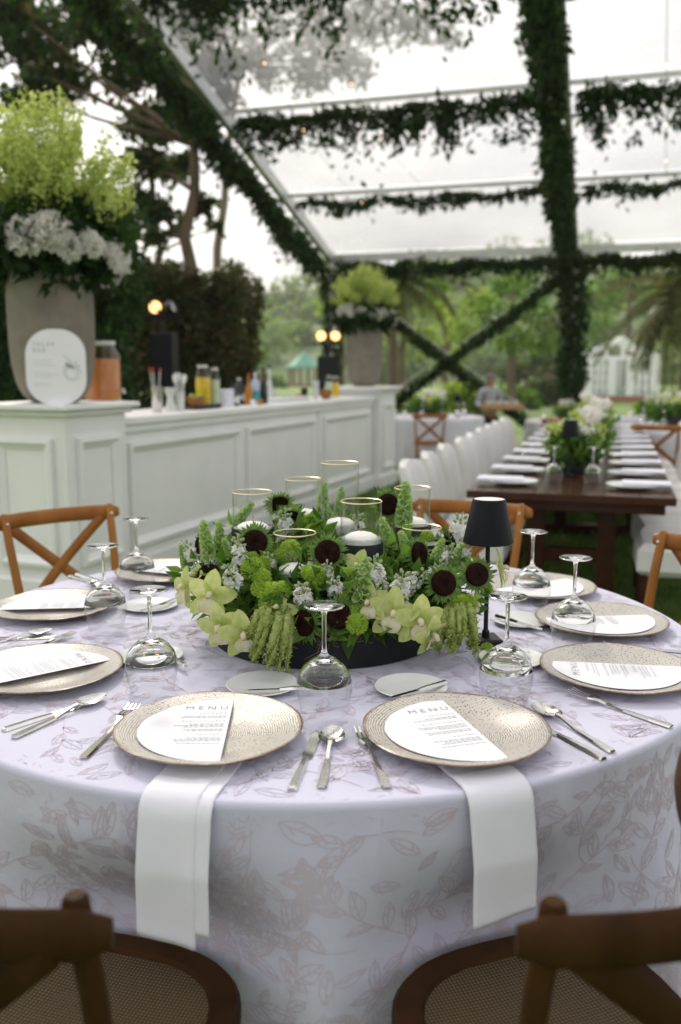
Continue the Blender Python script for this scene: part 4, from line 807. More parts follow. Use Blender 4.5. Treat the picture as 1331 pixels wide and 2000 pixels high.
for sd in (0, 1):
    for k in range(9):
        p = lt((-.06 if sd == 0 else LW+.06)+rnd.uniform(-.03, .03), .42+.62*k+rnd.uniform(-.03, .03)); a = LRZ+(-pi/2 if sd == 0 else pi/2); lb = 'white upholstered chair, %s from the near end, %s side of the long table' % (ORD[k], ('bar', 'far')[sd])
        if wc0 is None: wc0 = white_chair(lb, p, a)
        else: copy_tree(wc0, loc=p, rz=a+rnd.uniform(-.10, .10), label=lb)
LZ = .7615
pl0 = nk0 = gl0 = None
for sd in (0, 1):
    for k in range(10):
        w_ = .21 if sd == 0 else LW-.21; p = lt(w_, .34+.62*k, LZ); sn = ('bar', 'far')[sd]
        if pl0 is None:
            pl0 = thing('dinner_plate', 'x', 'plate', p, LRZ, 'white plates on the long table'); MB().lathe([(0, .004), (.085, .004), (.1, .009), (.145, .022), (.147, .024), (.145, .0255), (.1, .013), (.085, .008), (0, .008)], 36).obj('dish', M['white_cer'], pl0)
            nk0 = thing('folded_napkin', 'x', 'napkin', p+Vector((0, 0, .0245)), LRZ, 'white napkins on the long table'); MB().bbox(-.2, .06, -.085, .085, .002, .009, .003).bbox(-.195, .058, -.08, .08, .0095, .0145, .002).obj('linen', M['linen'], nk0)
            gl0 = thing('wine_glass', 'x', 'glass', p, 0, 'wine glasses on the long table')
            MB().lathe(GLASS, 20).obj('stem', M['crystal'], gl0, smooth=2); MB().lathe(GBOWL, 20).obj('bowl', M['bowlglass'], gl0, smooth=2); a, b_, c = pl0, nk0, gl0
        else: a = copy_tree(pl0); b_ = copy_tree(nk0); c = copy_tree(gl0)
        a.location = p; b_.location = p+Vector((0, 0, .0245)); b_.rotation_euler = (0, 0, LRZ+(pi if sd else 0)); c.location = lt(w_+(.22 if sd == 0 else -.22), .34+.62*k+.14, LZ)
        a['label'] = 'white dinner plate, %s from the near end, %s side of the long table' % (ORD[k], sn); b_['label'] = 'folded white napkin on the %s plate on the %s side of the long table' % (ORD[k], sn); c['label'] = 'upturned wine glass at the %s setting on the %s side of the long table' % (ORD[k], sn)
# low arrangements
def low_arr(label, loc, rz, L_=.22, h_=.34, box=True):
    o = thing('low_flower_box', label, 'flowers', loc, rz, 'low flower arrangements on the tables')
    if box: MB().bbox(-.15, .15, -L_, L_, 0, .15).obj('box', M['black'], o, smooth=False)
    else: MB().lathe([(0, 0), (.24, 0), (.25, .01), (.25, .1), (0, .1)], 32).obj('drum', M['drum'], o)
    P = np.concatenate([blob((0, y, .2), .2, 420, 700+i, .75, .2) for i, y in enumerate(np.linspace(-L_-.1, L_+.1, 4))]); tag(link('foliage', leaves('foliage', P*np.array([1, 1, .85]), .065, M['fill'], .5, -.5, seed=77), o), kind='stuff')
    P = np.concatenate([blob((rnd.uniform(-.12, .12), y, .28), .12, 160, 720+i, 1.1, .3) for i, y in enumerate(np.linspace(-L_-.05, L_+.05, 4))]); P = P[::2]*np.array([1, 1, .88]); tag(link('lime_blooms', leaves('lime_blooms', P, .045, M['lime'], .7, -.8, seed=78), o), kind='stuff')
    P = np.concatenate([blob((rnd.uniform(-.14, .14), y, .26+.1*(i % 2)), .055, 70, 740+i, 1, .6) for i, y in enumerate(np.linspace(-L_-.1, L_+.1, 9))]); tag(link('white_blooms', leaves('white_blooms', P, .03, M['petal_white'], .9, seed=79), o), kind='stuff')
    return o
def table_lamp(label, loc, rz=0, group=None):
    o = thing('table_lamp', label, 'lamp', loc, rz, group); s = MB()
    MB().bbox(-.034, .034, -.034, .034, 0, .016, .004).obj('base', M['black'], o, smooth=False)
    MB().lathe([(0, .016), (.009, .016), (.009, .03), (.0055, .034), (.0055, .30), (0, .30)], 14).obj('pole', M['black'], o)
    sh_ = MB().lathe([(.0575, .245), (.0590, .247), (.0385, .347), (.0365, .349), (.0365, .3475), (.0570, .249), (.0575, .245)], 40).obj('shade', M['shade'], o)
    MB().lathe([(0, .3478), (.0362, .3478), (.0362, .3440), (0, .3440)], 30).obj('top_diffuser', M['diff'], sh_); return o
M['shade'] = mat('satin black shade', (.005, .006, .008), .4, c2=(.008, .009, .011), scale=30, Specular_IOR_Level=.12); M['diff'] = mat('white lamp diffuser', (.8, .8, .8), .4)
la = low_arr('lime and white flowers in a black box at the near end of the long table', lt(.52, 1.25, LZ), LRZ)
copy_tree(la, loc=lt(.54, 3.2, LZ), rz=LRZ+.1, label='lime and white flowers in a black box halfway along the long table'); copy_tree(la, loc=lt(.54, 5.2, LZ), rz=LRZ+pi, label='lime and white flowers in a black box at the far end of the long table')
lamp0 = table_lamp('black cordless table lamp beside the main centrepiece', (.347, 2.07, TZ+.0012), radians(8), 'black table lamps')
for i, (p, lb) in enumerate(((lt(.50, .82, LZ), 'black table lamp in front of the near flowers on the long table'), (lt(.6, 4.5, LZ), 'black table lamp halfway along the long table'))): copy_tree(lamp0, loc=p, rz=0, label=lb)
# ================================================================== FAR ROUND TABLES
def round_table(label, loc, R_=.85):
    o = thing('round_table', label, 'table', loc, group='round tables beyond the bar'); c = MB(); n_ = 96
    def fn(u, v):
        a = 2*pi*u
        if v < .3: r, z = R_*v/.3, .755
        else: t = (v-.3)/.7; r = R_+.012+.03*t+t*.05*sin(a*11+sin(a*3)*2)+t*.02*sin(a*23); z = .755-.735*t if v > .301 else .755
        return (r*cos(a), r*sin(a), z)
    c.grid(fn, n_, 20, wrap=True); c.obj('tablecloth', M['cloth2'], o, smooth=2); MB().lathe([(0, .72), (R_-.02, .72), (R_-.02, .745), (0, .745)], 32).obj('tabletop', M['tablewood'], o); MB().lathe([(0, 0), (.3, 0), (.05, .06), (.05, .72), (0, .72)], 16).obj('pedestal', M['tablewood'], o); return o
rt0 = None
for i, (px, Y, lb, cang) in enumerate(((838, 14.2, 'round table in pale cloth between the bar and the waiter', (200, 265)), (1345, 10.2, 'round table in pale cloth at the right edge beyond the long table', (180, 238, 120)), (1115, 17.6, 'round table in pale cloth by the foot of the tall post', (245, 300)), (1290, 15.5, 'round table in pale cloth in front of the greenhouse', (200, 260, 320)))):
    c = at(px, 800, Y); c = Vector((c.x, Y, ground_z(c.x, Y)))
    if rt0 is None: rt0 = round_table(lb, c)
    else: copy_tree(rt0, loc=c, label=lb)
    nm = ('the table by the bar', 'the table at the right edge', 'the table by the tall post', 'the table before the greenhouse')[i]
    copy_tree(la, loc=c+Vector((0, 0, .757)), rz=.4+i, label='low lime and white flowers on '+nm)
    for j, a in enumerate(cang):
        q = c+Vector((1.22*cos(radians(a)), 1.22*sin(radians(a)), 0)); q.z = c.z-.004; copy_tree(proto, loc=q, rz=face(q, c), label='cross back chair at %s, %s clockwise from the bar side' % (nm, ORD[j]), group='cross back chairs at the far round tables')
    for j in range(6):
        a = radians(190+j*32); q = c+Vector((.55*cos(a), .55*sin(a), .757)); copy_tree(gl0, loc=q, label='%s upturned wine glass from the left on ' % ORD[j]+nm, group='wine glasses on '+nm)
    if i != 1: copy_tree(lamp0, loc=c+Vector((.42, -.2, .757)), label='small black table lamp on '+nm)
# ================================================================== FRONT TABLE
def fold(a, d):
    k = min(1, d/.35); k = k*k*(3-2*k)
    w_ = .55*sin(9*a+.6)+.35*sin(16*a+1.9+.8*sin(3*a))+.3*sin(5*a+2.2)+.18*sin(27*a)
    w_ += .25*abs(sin(6.5*a+1.1))-.1; a_ = (a+pi) % (2*pi)-pi
    cr = sum(.0035*math.exp(-((a_-c_)/.012)**2) for c_ in (-.66, -.30, .13, .47, .62, .86, -.95))
    return k*(.034*w_*(1+.6*min(1, max(0, d-.2)/.3))-.002)+.010*max(0, d-.05)+cr*min(1, d/.03)
PUSH = []
for cx_, cy_ in ((-.388, 1.175), (.316, 1.17)): PUSH.append((atan2(cx_-TC.x, -(cy_-TC.y)), sqrt((cx_-TC.x)**2+(cy_-TC.y)**2)-.236))
def cloth(a, t):              # a angle (0 = towards the camera, positive right), t cloth distance from the centre -> offset from table centre, top = 0
    rf = .011
    if t <= TR-rf: r, z = t, 0
    elif t <= TR-rf+rf*pi/2: q = (t-TR+rf)/rf; r, z = TR-rf+rf*sin(q), -rf+rf*cos(q)
    else:
        d = t-(TR-rf+rf*pi/2); r, z = TR+fold(a, d), -rf-d
        k = min(1, max(0, (d-.06)/.2)); k = k*k*(3-2*k)
        for ac, rc in PUSH:                     # the seats of the two near chairs press the cloth inwards
            x = ((a-ac+pi) % (2*pi)-pi)*TR; lim = rc+1.3*x*x
            if abs(x) < .5: e_ = r-lim; r -= k*.5*(e_+sqrt(e_*e_+.0009))-k*.5*(-.5+sqrt(.25+.0009))*0
    return Vector((r*sin(a), -r*cos(a), z))
def cloth_n(a, t):
    e = 1e-3; u = cloth(a+e, t)-cloth(a-e, t); v = cloth(a, t+e)-cloth(a, t-e); n_ = u.cross(v)
    if t < .02: return Vector((0, 0, 1))
    n_.normalize(); c = cloth(a, t); 
    if n_.dot(Vector((c.x, c.y, .6))) < 0: n_ = -n_
    return n_
m, n, l, b = newmat('floral damask cloth'); t1 = noise(n, l, 3, 4); r1 = ramp(n, [(.3, (.575, .57, .72)), (.7, (.62, .61, .745))]); l.new(t1.outputs['Fac'], r1.inputs[0]); l.new(r1.outputs[0], b.inputs['Base Color']); setp(b, Roughness=.8, Sheen_Weight=.15)
t2 = noise(n, l, 1400, 2); t3 = noise(n, l, 16, 4, rough=.6); b1 = bump(n, l, b, t2.outputs['Fac'], .25, .0004); b2 = n.new('ShaderNodeBump'); b2.inputs['Strength'].default_value = .25; b2.inputs['Distance'].default_value = .006; l.new(t3.outputs['Fac'], b2.inputs['Height']); l.new(b2.outputs[0], b1.inputs['Normal']); M['damask'] = m
table = thing('dining_table', 'round dining table in front under a pale lavender floral cloth', 'table', (TC.x, TC.y, 0))
ts = list(np.linspace(0, TR-.02, 10))+list(np.linspace(TR-.016, TR+.012, 8))+list(np.linspace(TR+.03, TR+.73, 56)); NA = 620; c = MB()
for i in range(NA):
    a = 2*pi*i/NA
    for t in ts: p = cloth(a, t); c.v.append((p.x, p.y, p.z+TZ))
w = len(ts)
for i in range(NA):
    k = (i+1) % NA
    for j in range(w-1): c.f.append((i*w+j, k*w+j, k*w+j+1, i*w+j+1))
c.f = [tuple(reversed(f)) for f in c.f]
tcl = c.obj('tablecloth', M['damask'], table, smooth=2)
MB().lathe([(0, .70), (TR-.03, .70), (TR-.025, .75), (0, .75)], 48).obj('tabletop', M['tablewood'], table)
for k in range(4): a = k*pi/2+.4; MB().tube([(.55*cos(a), .55*sin(a), 0), (.5*cos(a), .5*sin(a), .70)], .025, 10).obj('leg', M['tablewood'], table)
# printed line art: leaves, stems and roses as fine ribbons lying on the cloth
def bez(p0, p1, p2, n_=9): return [((1-t)**2*p0[0]+2*t*(1-t)*p1[0]+t*t*p2[0], (1-t)**2*p0[1]+2*t*(1-t)*p1[1]+t*t*p2[1]) for t in [i/n_ for i in range(n_+1)]]
def art_leaf(x, y, a, L_, q):
    ca, sa = cos(a), sin(a); T = lambda u, v: (x+u*ca-v*sa, y+u*sa+v*ca); w_ = L_*q.uniform(.22, .34); bd = q.uniform(-.15, .15)*L_
    out = [[T(*p) for p in bez((0, 0), (L_*.4, w_*1.5+bd), (L_, bd))], [T(*p) for p in bez((0, 0), (L_*.45, -w_*1.2+bd), (L_, bd))], [T(*p) for p in bez((0, 0), (L_*.5, bd*.6), (L_*.93, bd))]]
    for k in range(1, 4):
        t = k/4.5; s = 1 if k % 2 else -1; out.append([T(L_*t, bd*t*.8), T(L_*(t+.1), s*w_*.36+bd*t), T(L_*(t+.17), s*w_*.55*(1-t*.5)+bd*t)])
    return out
def art_rose(x, y, r, q):
    out = []
    for ring, m_ in ((1.0, 5), (.66, 5), (.34, 4)):
        o0 = q.uniform(0, 6)
        for k in range(m_):
            a0 = o0+2*pi*k/m_; a1 = a0+2*pi/m_*1.12; R_ = r*ring; mid = (a0+a1)/2; bu = q.uniform(1.15, 1.45)
            out.append(bez((x+R_*.72*cos(a0), y+R_*.72*sin(a0)), (x+R_*bu*1.1*cos(mid), y+R_*bu*1.1*sin(mid)), (x+R_*.72*cos(a1), y+R_*.72*sin(a1)), 10))
            if ring > .4:
                for j in range(2): aa = a0+(a1-a0)*(.35+.3*j); out.append([(x+R_*.62*cos(aa), y+R_*.62*sin(aa)), (x+R_*.85*cos(aa+.05), y+R_*.85*sin(aa+.05))])
    return out
def art_branch(x, y, a, L_, q):
    n_ = 12; pts = []; px, py, ang = x, y, a; cv = q.uniform(-.18, .18); out = []
    for i in range(n_+1):
        pts.append((px, py)); ang += cv+q.uniform(-.1, .1); px += L_/n_*cos(ang); py += L_/n_*sin(ang)
        if i > 1 and i % 2 == 0: out += art_leaf(px, py, ang+(1 if i % 4 else -1)*q.uniform(.5, 1.1), q.uniform(.03, .052), q)
    out.append(pts); out += art_leaf(px, py, ang, .05, q)
    return out
qa = random.Random(21)
def sprig(q):
    out = art_branch(-.06, 0, q.uniform(-.25, .25), .15, q); return out
SPRIG = [sprig(qa) for k in range(7)]; ROSE = []
for k in range(4):
    z = art_rose(0, 0, .036, qa)
    for j in range(3): a = j*2.1+qa.uniform(-.3, .3); z += art_leaf(.044*cos(a), .044*sin(a), a, qa.uniform(.045, .06), qa)
    ROSE.append(z)
LEAF = [art_leaf(-.02, 0, 0, .045, qa) for k in range(4)]
def scatter(x0, x1, y0, y1, mapf, w_, seed, pk=.6):
    q = random.Random(seed); pl_ = []
    for kind, r, tries in ((SPRIG, .088, 2400), (ROSE, .070, 1800), (LEAF, .030, 6000)):
        for _ in range(tries):
            x, y = q.uniform(x0, x1), q.uniform(y0, y1)
            if any((x-a)**2+(y-b)**2 < (pk*(r+c_))**2 for a, b, c_ in pl_): continue
            pl_.append((x, y, r)); a = q.uniform(0, 6.28); s = q.uniform(1.15, 1.4)
            for pl in q.choice(kind): lay([(x+s*(u*cos(a)-v*sin(a)), y+s*(u*sin(a)+v*cos(a))) for u, v in pl], mapf, w_)
RV = []; RF = []
def lay(poly, mapf, w_=.00085):
    P = [mapf(u, v) for u, v in poly]
    if any(p is None for p in P): return
    k0 = len(RV); m_ = len(P)
    for i, (p, nn) in enumerate(P):
        t = P[min(i+1, m_-1)][0]-P[max(i-1, 0)][0]
        if t.length < 1e-7: t = Vector((1, 0, 0))
        s = t.normalized().cross(nn).normalized()*w_*(.6 if i in (0, m_-1) else 1); RV.append(p+s); RV.append(p-s)
    for i in range(m_-1): RF.append((k0+2*i, k0+2*i+1, k0+2*i+3, k0+2*i+2))
def m_top(x, y):
    r = sqrt(x*x+y*y)
    if r > TR-.012: return None
    return Vector((x, y, .0007)), Vector((0, 0, 1))
def m_drop(x, d):
    a = x/TR; t = TR+.01+d
    if d < .0 or d > .68: return None
    nn = cloth_n(a, t); return cloth(a, t)+nn*.0009, nn
scatter(-.95, .95, -.95, .95, m_top, .00075, 5); scatter(-1.45, 1.45, 0, .68, m_drop, .0009, 6, .5)
M['print'] = mat('mauve print on cloth', (.58, .50, .565), .85, c2=(.62, .545, .61), scale=6)
pm = MB(); pm.v = [(p.x, p.y, p.z+TZ) for p in RV]; pm.f = RF
tag(pm.obj('printed_flowers', M['print'], tcl, smooth=False), kind='stuff')
# ------------------------------------------------------------------ place settings
Z0 = TZ+.001
SET = [((-.232, 1.507), 'front left', 182), ((.204, 1.503), 'front right', 197), ((-.633, 1.835), 'left', 128), ((.593, 1.835), 'right', 262), ((-.775, 2.355), 'second on the left', 96), ((.665, 2.215), 'second on the right', 276), ((-.545, 2.775), 'third on the left, before the bar chair', 68), ((.585, 2.575), 'third on the right, behind the glasses', 300), ((-.19, 2.915), 'back left behind the flowers', 30), ((.30, 2.85), 'back right behind the flowers', -20)]
WN = ['in front, left of the spoons', 'in front, right of the spoons', 'at the left edge', 'at the right edge', 'at the left edge, one further back', 'at the right edge, one further back', 'facing the golden chair', 'behind the two right wine glasses', 'hidden behind the candles on the left', 'hidden behind the candles on the right']
pr = [(0, .0), (.085, .0), (.095, .001), (.115, .006), (.14, .013), (.160, .0185), (.1645, .0205), (.1655, .0222), (.1635, .0232), (.155, .0215), (.135, .0160), (.112, .0098), (.095, .0058), (.08, .005), (0, .005)]
pmesh = None
for i, ((x, y), nm, rot) in enumerate(SET):
    if pmesh is None:
        q = MB().lathe(pr, 96)
        q.v = [(vx*(1+.006*sin(3*atan2(vy, vx)+1)), vy*(1+.006*sin(2*atan2(vy, vx))), vz+.0006*sin(5*atan2(vy, vx))*(vx*vx+vy*vy)/.027) for vx, vy, vz in q.v]; pmesh = q.mesh('charger_plate', M['stoneware'], True)
    Zp = Z0+(.0038 if i < 2 else 0); o = link('charger_plate', pmesh, loc=(x, y, Zp), rz=rnd.uniform(0, 6)); tag(o, 'speckled stoneware charger plate with brown rim, '+WN[i], 'plate', 'charger plates on the front table')
    if i > 7: continue
    # half moon menu card
    cd = thing('menu_card', 'half moon white menu card on the plate '+WN[i], 'menu', (x, y, Zp+.0168), radians(rot-180), 'menu cards on the plates'); R_ = .141
    N_ = 40; b_ = MB(); o_x = .032; arc = [(o_x-R_*sin(pi*k/N_)*1.12, R_*cos(pi*k/N_)) for k in range(N_+1)]
    zf = lambda px_, py_: 0.0
    vs_ = [(px_, py_, zf(px_, py_)) for px_, py_ in arc]; n1 = len(vs_)
    b_.v = [(o_x-.03, 0, 0)]+[v for v in vs_]+[(v[0], v[1], v[2]-.0007) for v in vs_]+[(o_x-.03, 0, -.0007)]
    b_.f = [(0, 1+k, 2+k) for k in range(n1-1)]+[(0, n1, 1)]+[(1+k, 1+n1+k, 2+n1+k, 2+k) for k in range(n1-1)]+[(n1, 2*n1, 1+n1, 1)]+[(2*n1+1, 2+n1+k, 1+n1+k) for k in range(n1-1)]+[(2*n1+1, 1+n1, 2*n1)]
    b_.obj('card', M['card'], cd, smooth=False)
    if i < 4:
        Tm = lambda yy: Matrix.Translation((o_x-.006, yy, .0009))
        text('MENÚ', .023, cd, Tm(.085), M['ink'], 'RIGHT', 1.5)
        ly = .062
        for hd, rows in (('ENTRADA', 2), ('PLATO FUERTE', 5), ('POSTRES', 4)):
            text(hd, .009, cd, Tm(ly), M['ink'], 'RIGHT', 1.35); ly -= .010; sp_ = MB()
            for rr in range(rows):
                xx = o_x-.008; lim = xx-rnd.uniform(.055, .085)
                while xx > lim: w_ = rnd.uniform(.004, .010); sp_.add([(xx-w_, ly, .0008), (xx, ly, .0008), (xx, ly+.0028, .0008), (xx-w_, ly+.0028, .0008)], [(0, 1, 2, 3)]); xx -= w_+.0018
                ly -= .0065 if rr != 2 else .011
            sp_.obj('small_print', M['ink2'], cd, smooth=False); ly -= .014
        text('Julio y Ana', .010, cd, Matrix.Translation((o_x-.118, .034, .0035)) @ Matrix.Rotation(radians(-100), 4, 'Z'), M['ink2'], 'LEFT', 1.1) if False else None
    else:
        sp_ = MB(); ly = .08
        for rr in range(12): xx = o_x-.008; w_ = rnd.uniform(.04, .075); sp_.add([(xx-w_, ly, .0012), (xx, ly, .0012), (xx, ly+.003, .0012), (xx-w_, ly+.003, .0012)], [(0, 1, 2, 3)]); ly -= .0075 if rr % 4 else .018
        sp_.obj('small_print', M['ink2'], cd, smooth=False)
# cutlery ---------------------------------------------------------------
def fork_mesh():
    b_ = MB(); L_ = .205; th = .0016
    zc = lambda y: .004+.010*math.exp(-((y-.150)/.022)**2)*.55+.007*max(0, (y-.165)/.04)-.0005
    st_ = [(0, .0062), (.004, .0078), (.04, .0066), (.09, .0038), (.125, .0032), (.140, .006), (.148, .0105), (.160, .0125)]
    for (ya, wa), (yb, wb) in zip(st_[:-1], st_[1:]):
        b_.add([(-wa, ya, zc(ya)-th), (wa, ya, zc(ya)-th), (wb, yb, zc(yb)-th), (-wb, yb, zc(yb)-th), (-wa*.75, ya, zc(ya)+th), (wa*.75, ya, zc(ya)+th), (wb*.8, yb, zc(yb)+th), (-wb*.8, yb, zc(yb)+th)], [(3, 2, 1, 0), (4, 5, 6, 7), (1, 2, 6, 5), (3, 0, 4, 7)]+([(0, 1, 5, 4)] if ya == 0 else []))
    for k in range(4):
        x0 = -.0107+k*.0071
        for (ya, yb, wa, wb) in ((.159, .185, .0019, .0017), (.185, L_, .0017, .0007)): b_.add([(x0-wa, ya, zc(ya)-.001), (x0+wa, ya, zc(ya)-.001), (x0+wb, yb, zc(yb)-.001), (x0-wb, yb, zc(yb)-.001), (x0-wa, ya, zc(ya)+.001), (x0+wa, ya, zc(ya)+.001), (x0+wb, yb, zc(yb)+.001), (x0-wb, yb, zc(yb)+.001)], [(3, 2, 1, 0), (4, 5, 6, 7), (0, 1, 5, 4), (1, 2, 6, 5), (2, 3, 7, 6), (3, 0, 4, 7)])
    return b_.mesh('fork', M['steel'])
def spoon_mesh():
    b_ = MB(); L_ = .205
    def zc(y): return .0035+.008*math.exp(-((y-.138)/.02)**2)
    st_ = [(0, .0055), (.003, .0078), (.04, .0066), (.09, .0038), (.128, .0032), (.142, .005), (.146, .009)]
    for (ya, wa), (yb, wb) in zip(st_[:-1], st_[1:]): b_.add([(-wa, ya, zc(ya)-.0016), (wa, ya, zc(ya)-.0016), (wb, yb, zc(yb)-.0016), (-wb, yb, zc(yb)-.0016), (-wa*.75, ya, zc(ya)+.0016), (wa*.75, ya, zc(ya)+.0016), (wb*.8, yb, zc(yb)+.0016), (-wb*.8, yb, zc(yb)+.0016)], [(3, 2, 1, 0), (4, 5, 6, 7), (1, 2, 6, 5), (3, 0, 4, 7)]+([(0, 1, 5, 4)] if ya == 0 else []))
    def bw(u, v, off):
        a = 2*pi*u; y = .174+.033*sin(a)*v; wx = .0205*(1-.18*sin(a))*cos(a)*v; return (wx, y, .0095-.0085*(1-v*v)+off)
    b_.grid(lambda u, v: bw(u, v, .0008), 32, 8, wrap=True); b_.grid(lambda u, v: bw(u, v*1.03, -.0008), 32, 8, wrap=True); return b_.mesh('spoon', M['steel'])
def knife_mesh(L_=.225, s=1.0):
    b_ = MB(); hl = L_*.5
    for (ya, wa, ha), (yb, wb, hb) in (((0, .0068, .005), (.004, .0085, .0065)), ((.004, .0085, .0065), (hl*.7, .007, .006)), ((hl*.7, .007, .006), (hl, .0055, .0045))):
        b_.add([(-wa*s, ya, 0), (wa*s, ya, 0), (wb*s, yb, 0), (-wb*s, yb, 0), (-wa*.6*s, ya, ha), (wa*.6*s, ya, ha), (wb*.6*s, yb, hb), (-wb*.6*s, yb, hb)], [(3, 2, 1, 0), (4, 5, 6, 7), (1, 2, 6, 5), (3, 0, 4, 7), (0, 1, 5, 4), (2, 3, 7, 6)])
    N_ = 14
    for k in range(N_+1): t = k/N_; y = hl+(L_-hl)*t; e = .0095*s*(1-.9*max(0, (t-.72)/.28)**2); sp0 = -.0075*s*(1-max(0, (t-.8)/.2)**3*.6); b_.v += [(sp0, y, .0005), (e, y, .0005), (e, y, .0013), (sp0, y, .0032)]
    n0 = len(b_.v)-4*(N_+1)
    for k in range(N_):
        for j in range(4): a = n0+4*k; b_.f.append((a+j, a+(j+1) % 4, a+4+(j+1) % 4, a+4+j))
    b_.f += [(n0+3, n0+2, n0+1, n0), (n0+4*N_, n0+4*N_+1, n0+4*N_+2, n0+4*N_+3)]; return b_.mesh('knife', M['steel'])
CUT = {'fork': fork_mesh(), 'spoon': spoon_mesh(), 'knife': knife_mesh(), 'butter_knife': knife_mesh(.16, .75)}
def lay_cut(kind, tip, end, label, z=None):
    z = Z0 if z is None else z; a, b_ = onz(end[0], end[1], z), onz(tip[0], tip[1], z); d = b_-a
    o = link(kind, CUT[kind], loc=a, rz=atan2(-d.x, d.y)); L0 = {'fork': .205, 'spoon': .207, 'knife': .225, 'butter_knife': .16}[kind]
    sc_ = d.length/L0; o.scale = (max(.9, min(1.1, sc_)),)*3 if .7 < sc_ < 1.4 else (1, 1, 1); tag(o, label, kind.replace('_', ' '), kind.replace('_', ' ')+' set on the front table'); return o
for k, t, e, lb in (('fork', (283, 1368), (163, 1483), 'steel fork left of the front left plate'), ('knife', (622, 1428), (570, 1545), 'steel dinner knife between the two front plates'), ('spoon', (656, 1411), (628, 1541), 'steel spoon between the front knife and fork'), ('fork', (697, 1413), (757, 1541), 'steel fork left of the front right plate'),
      ('spoon', (1028, 1372), (1197, 1471), 'steel spoon right of the front right plate'), ('knife', (1010, 1395), (1180, 1484), 'steel knife tucked under the rim of the front right plate'), ('knife', (180, 1372), (6, 1428), 'steel knife beside the left edge plate'), ('spoon', (224, 1355), (26, 1443), 'steel spoon beside the left edge plate'),
      ('fork', (1103, 1352), (1312, 1422), 'steel fork below the right edge plate'), ('spoon', (103, 1235), (-60, 1266), 'steel spoon behind the left edge plate'), ('knife', (125, 1245), (-60, 1252), 'steel knife behind the left edge plate'), ('fork', (100, 1256), (10, 1285), 'steel fork tip behind the left edge plate'), ('fork', (1183, 1262), (1340, 1276), 'steel fork behind the right edge plate'),
      ('knife', (225, 1146), (150, 1122), 'steel knife before the golden chair by the bar'), ('spoon', (205, 1150), (137, 1126), 'steel spoon before the golden chair by the bar'), ('fork', (1090, 1188), (1180, 1184), 'steel fork behind the second right plate')):
    lay_cut(k, t, e, lb)
bmesh_ = MB().lathe([(0, .0), (.04, .0), (.05, .002), (.072, .009), (.0745, .011), (.073, .0122), (.052, .0055), (.042, .0035), (0, .0035)], 56).mesh('butter_plate', M['white_cer'])
for px, py, t, e, lb in ((513, 1344, (470, 1350), (607, 1345), 'behind the front left plate'), (803, 1349, (757, 1366), (872, 1334), 'behind the front right plate'), (294, 1288, (318, 1272), (352, 1295), 'behind the left wine glass'), (293, 1188, (270, 1195), (345, 1172), 'left of the yellow orchids'), (1018, 1217, (1040, 1225), (985, 1208), 'right of the table lamp'), (1000, 1292, (1018, 1283), (985, 1300), 'behind the right wine glass')):
    p = onz(px, py, Z0); o = link('butter_plate', bmesh_, loc=p); tag(o, 'small white butter plate '+lb, 'plate', 'butter plates on the front table')
    k = lay_cut('butter_knife', t, e, 'small butter knife on the white plate '+lb, Z0+.0125); a, b_ = onz(*t, Z0+.0125), onz(*e, Z0+.0125); md = (a+b_)/2; dd = (a-b_).normalized(); k.location = md-dd*.08
# wine glasses ------------------------------------------------------------
gm = MB().lathe(GLASS, 48).mesh('wine_glass', M['crystal'], 2); gb = MB().lathe(GBOWL, 48).mesh('bowl', M['bowlglass'], 2)
for px, py, lb in ((634, 1394, 'centre front between the two butter plates'), (298, 1350, 'front left behind the fork'), (987, 1368, 'front right beside the lamp'), (208, 1226, 'behind the left edge plate'), (1118, 1260, 'behind the right edge plate'), (1037, 1186, 'far right beyond the lamp'), (270, 1150, 'far left before the golden chair')):
    o = link('wine_glass', gm, loc=onz(px, py, Z0)); link('bowl', gb, o); tag(o, 'upturned clear wine glass, '+lb, 'glass', 'upturned wine glasses on the front table')
# napkins -------------------------------------------------------------------
def napkin(label, x, y, wd, drop, second, skew):
    rel_ = Vector((x, y, 0))-TC; a0 = atan2(rel_.x, -rel_.y); rr = sqrt(rel_.x**2+rel_.y**2); o = thing('hanging_napkin', label, 'napkin', (TC.x, TC.y, TZ), group='napkins hanging from the table edge'); ur = Vector((sin(a0), -cos(a0), 0)); ut = Vector((cos(a0), sin(a0), 0))
    def sheet(off, sh_, w0, dr, sk):
        q = MB(); t0, t1 = rr-.10, TR+.01+dr
        def fn(u, v):
            xx = sh_+(u-.5)*w0; t = t0+(t1+sk*(u-.5)-t0)*v
            if t < TR-.02: p = ur*t+ut*xx; p.z = 0; nn = Vector((0, 0, 1))
            else:
                nn = ur; d = t-TR
                if d < .012: q_ = (d+.02)/.032*pi/2; p = ur*(TR-.02+.030*sin(q_))+ut*xx; p.z = -.030+.030*cos(q_); nn = (ur*sin(q_)+Vector((0, 0, cos(q_)))).normalized()
                else: p = ur*(TR+.010+.016*min(1, (d-.012)/.08))+ut*xx; p.z = -.030-(d-.012)
            e = (min(u, 1-u)/.04); rd = 1 if e > 1 else sqrt(max(0, 1-(1-e)**2))
            return p+nn*(.0009*(v > .955)+(off*.38 if t < TR-.06 else off)*(.5+.5*rd)+max(0, t-TR)*.012*sin(u*5+1+sh_*40))
        q.grid(fn, 28, 60); ob = q.obj('linen_fold', M['linen'], o, smooth=2); so = ob.modifiers.new('solid', 'SOLIDIFY'); so.thickness = .0011; so.offset = -1
    if second: sheet(.0030, .028, wd*.88, drop-.015, 0)
    sheet(.0058, 0, wd, drop, skew); return o
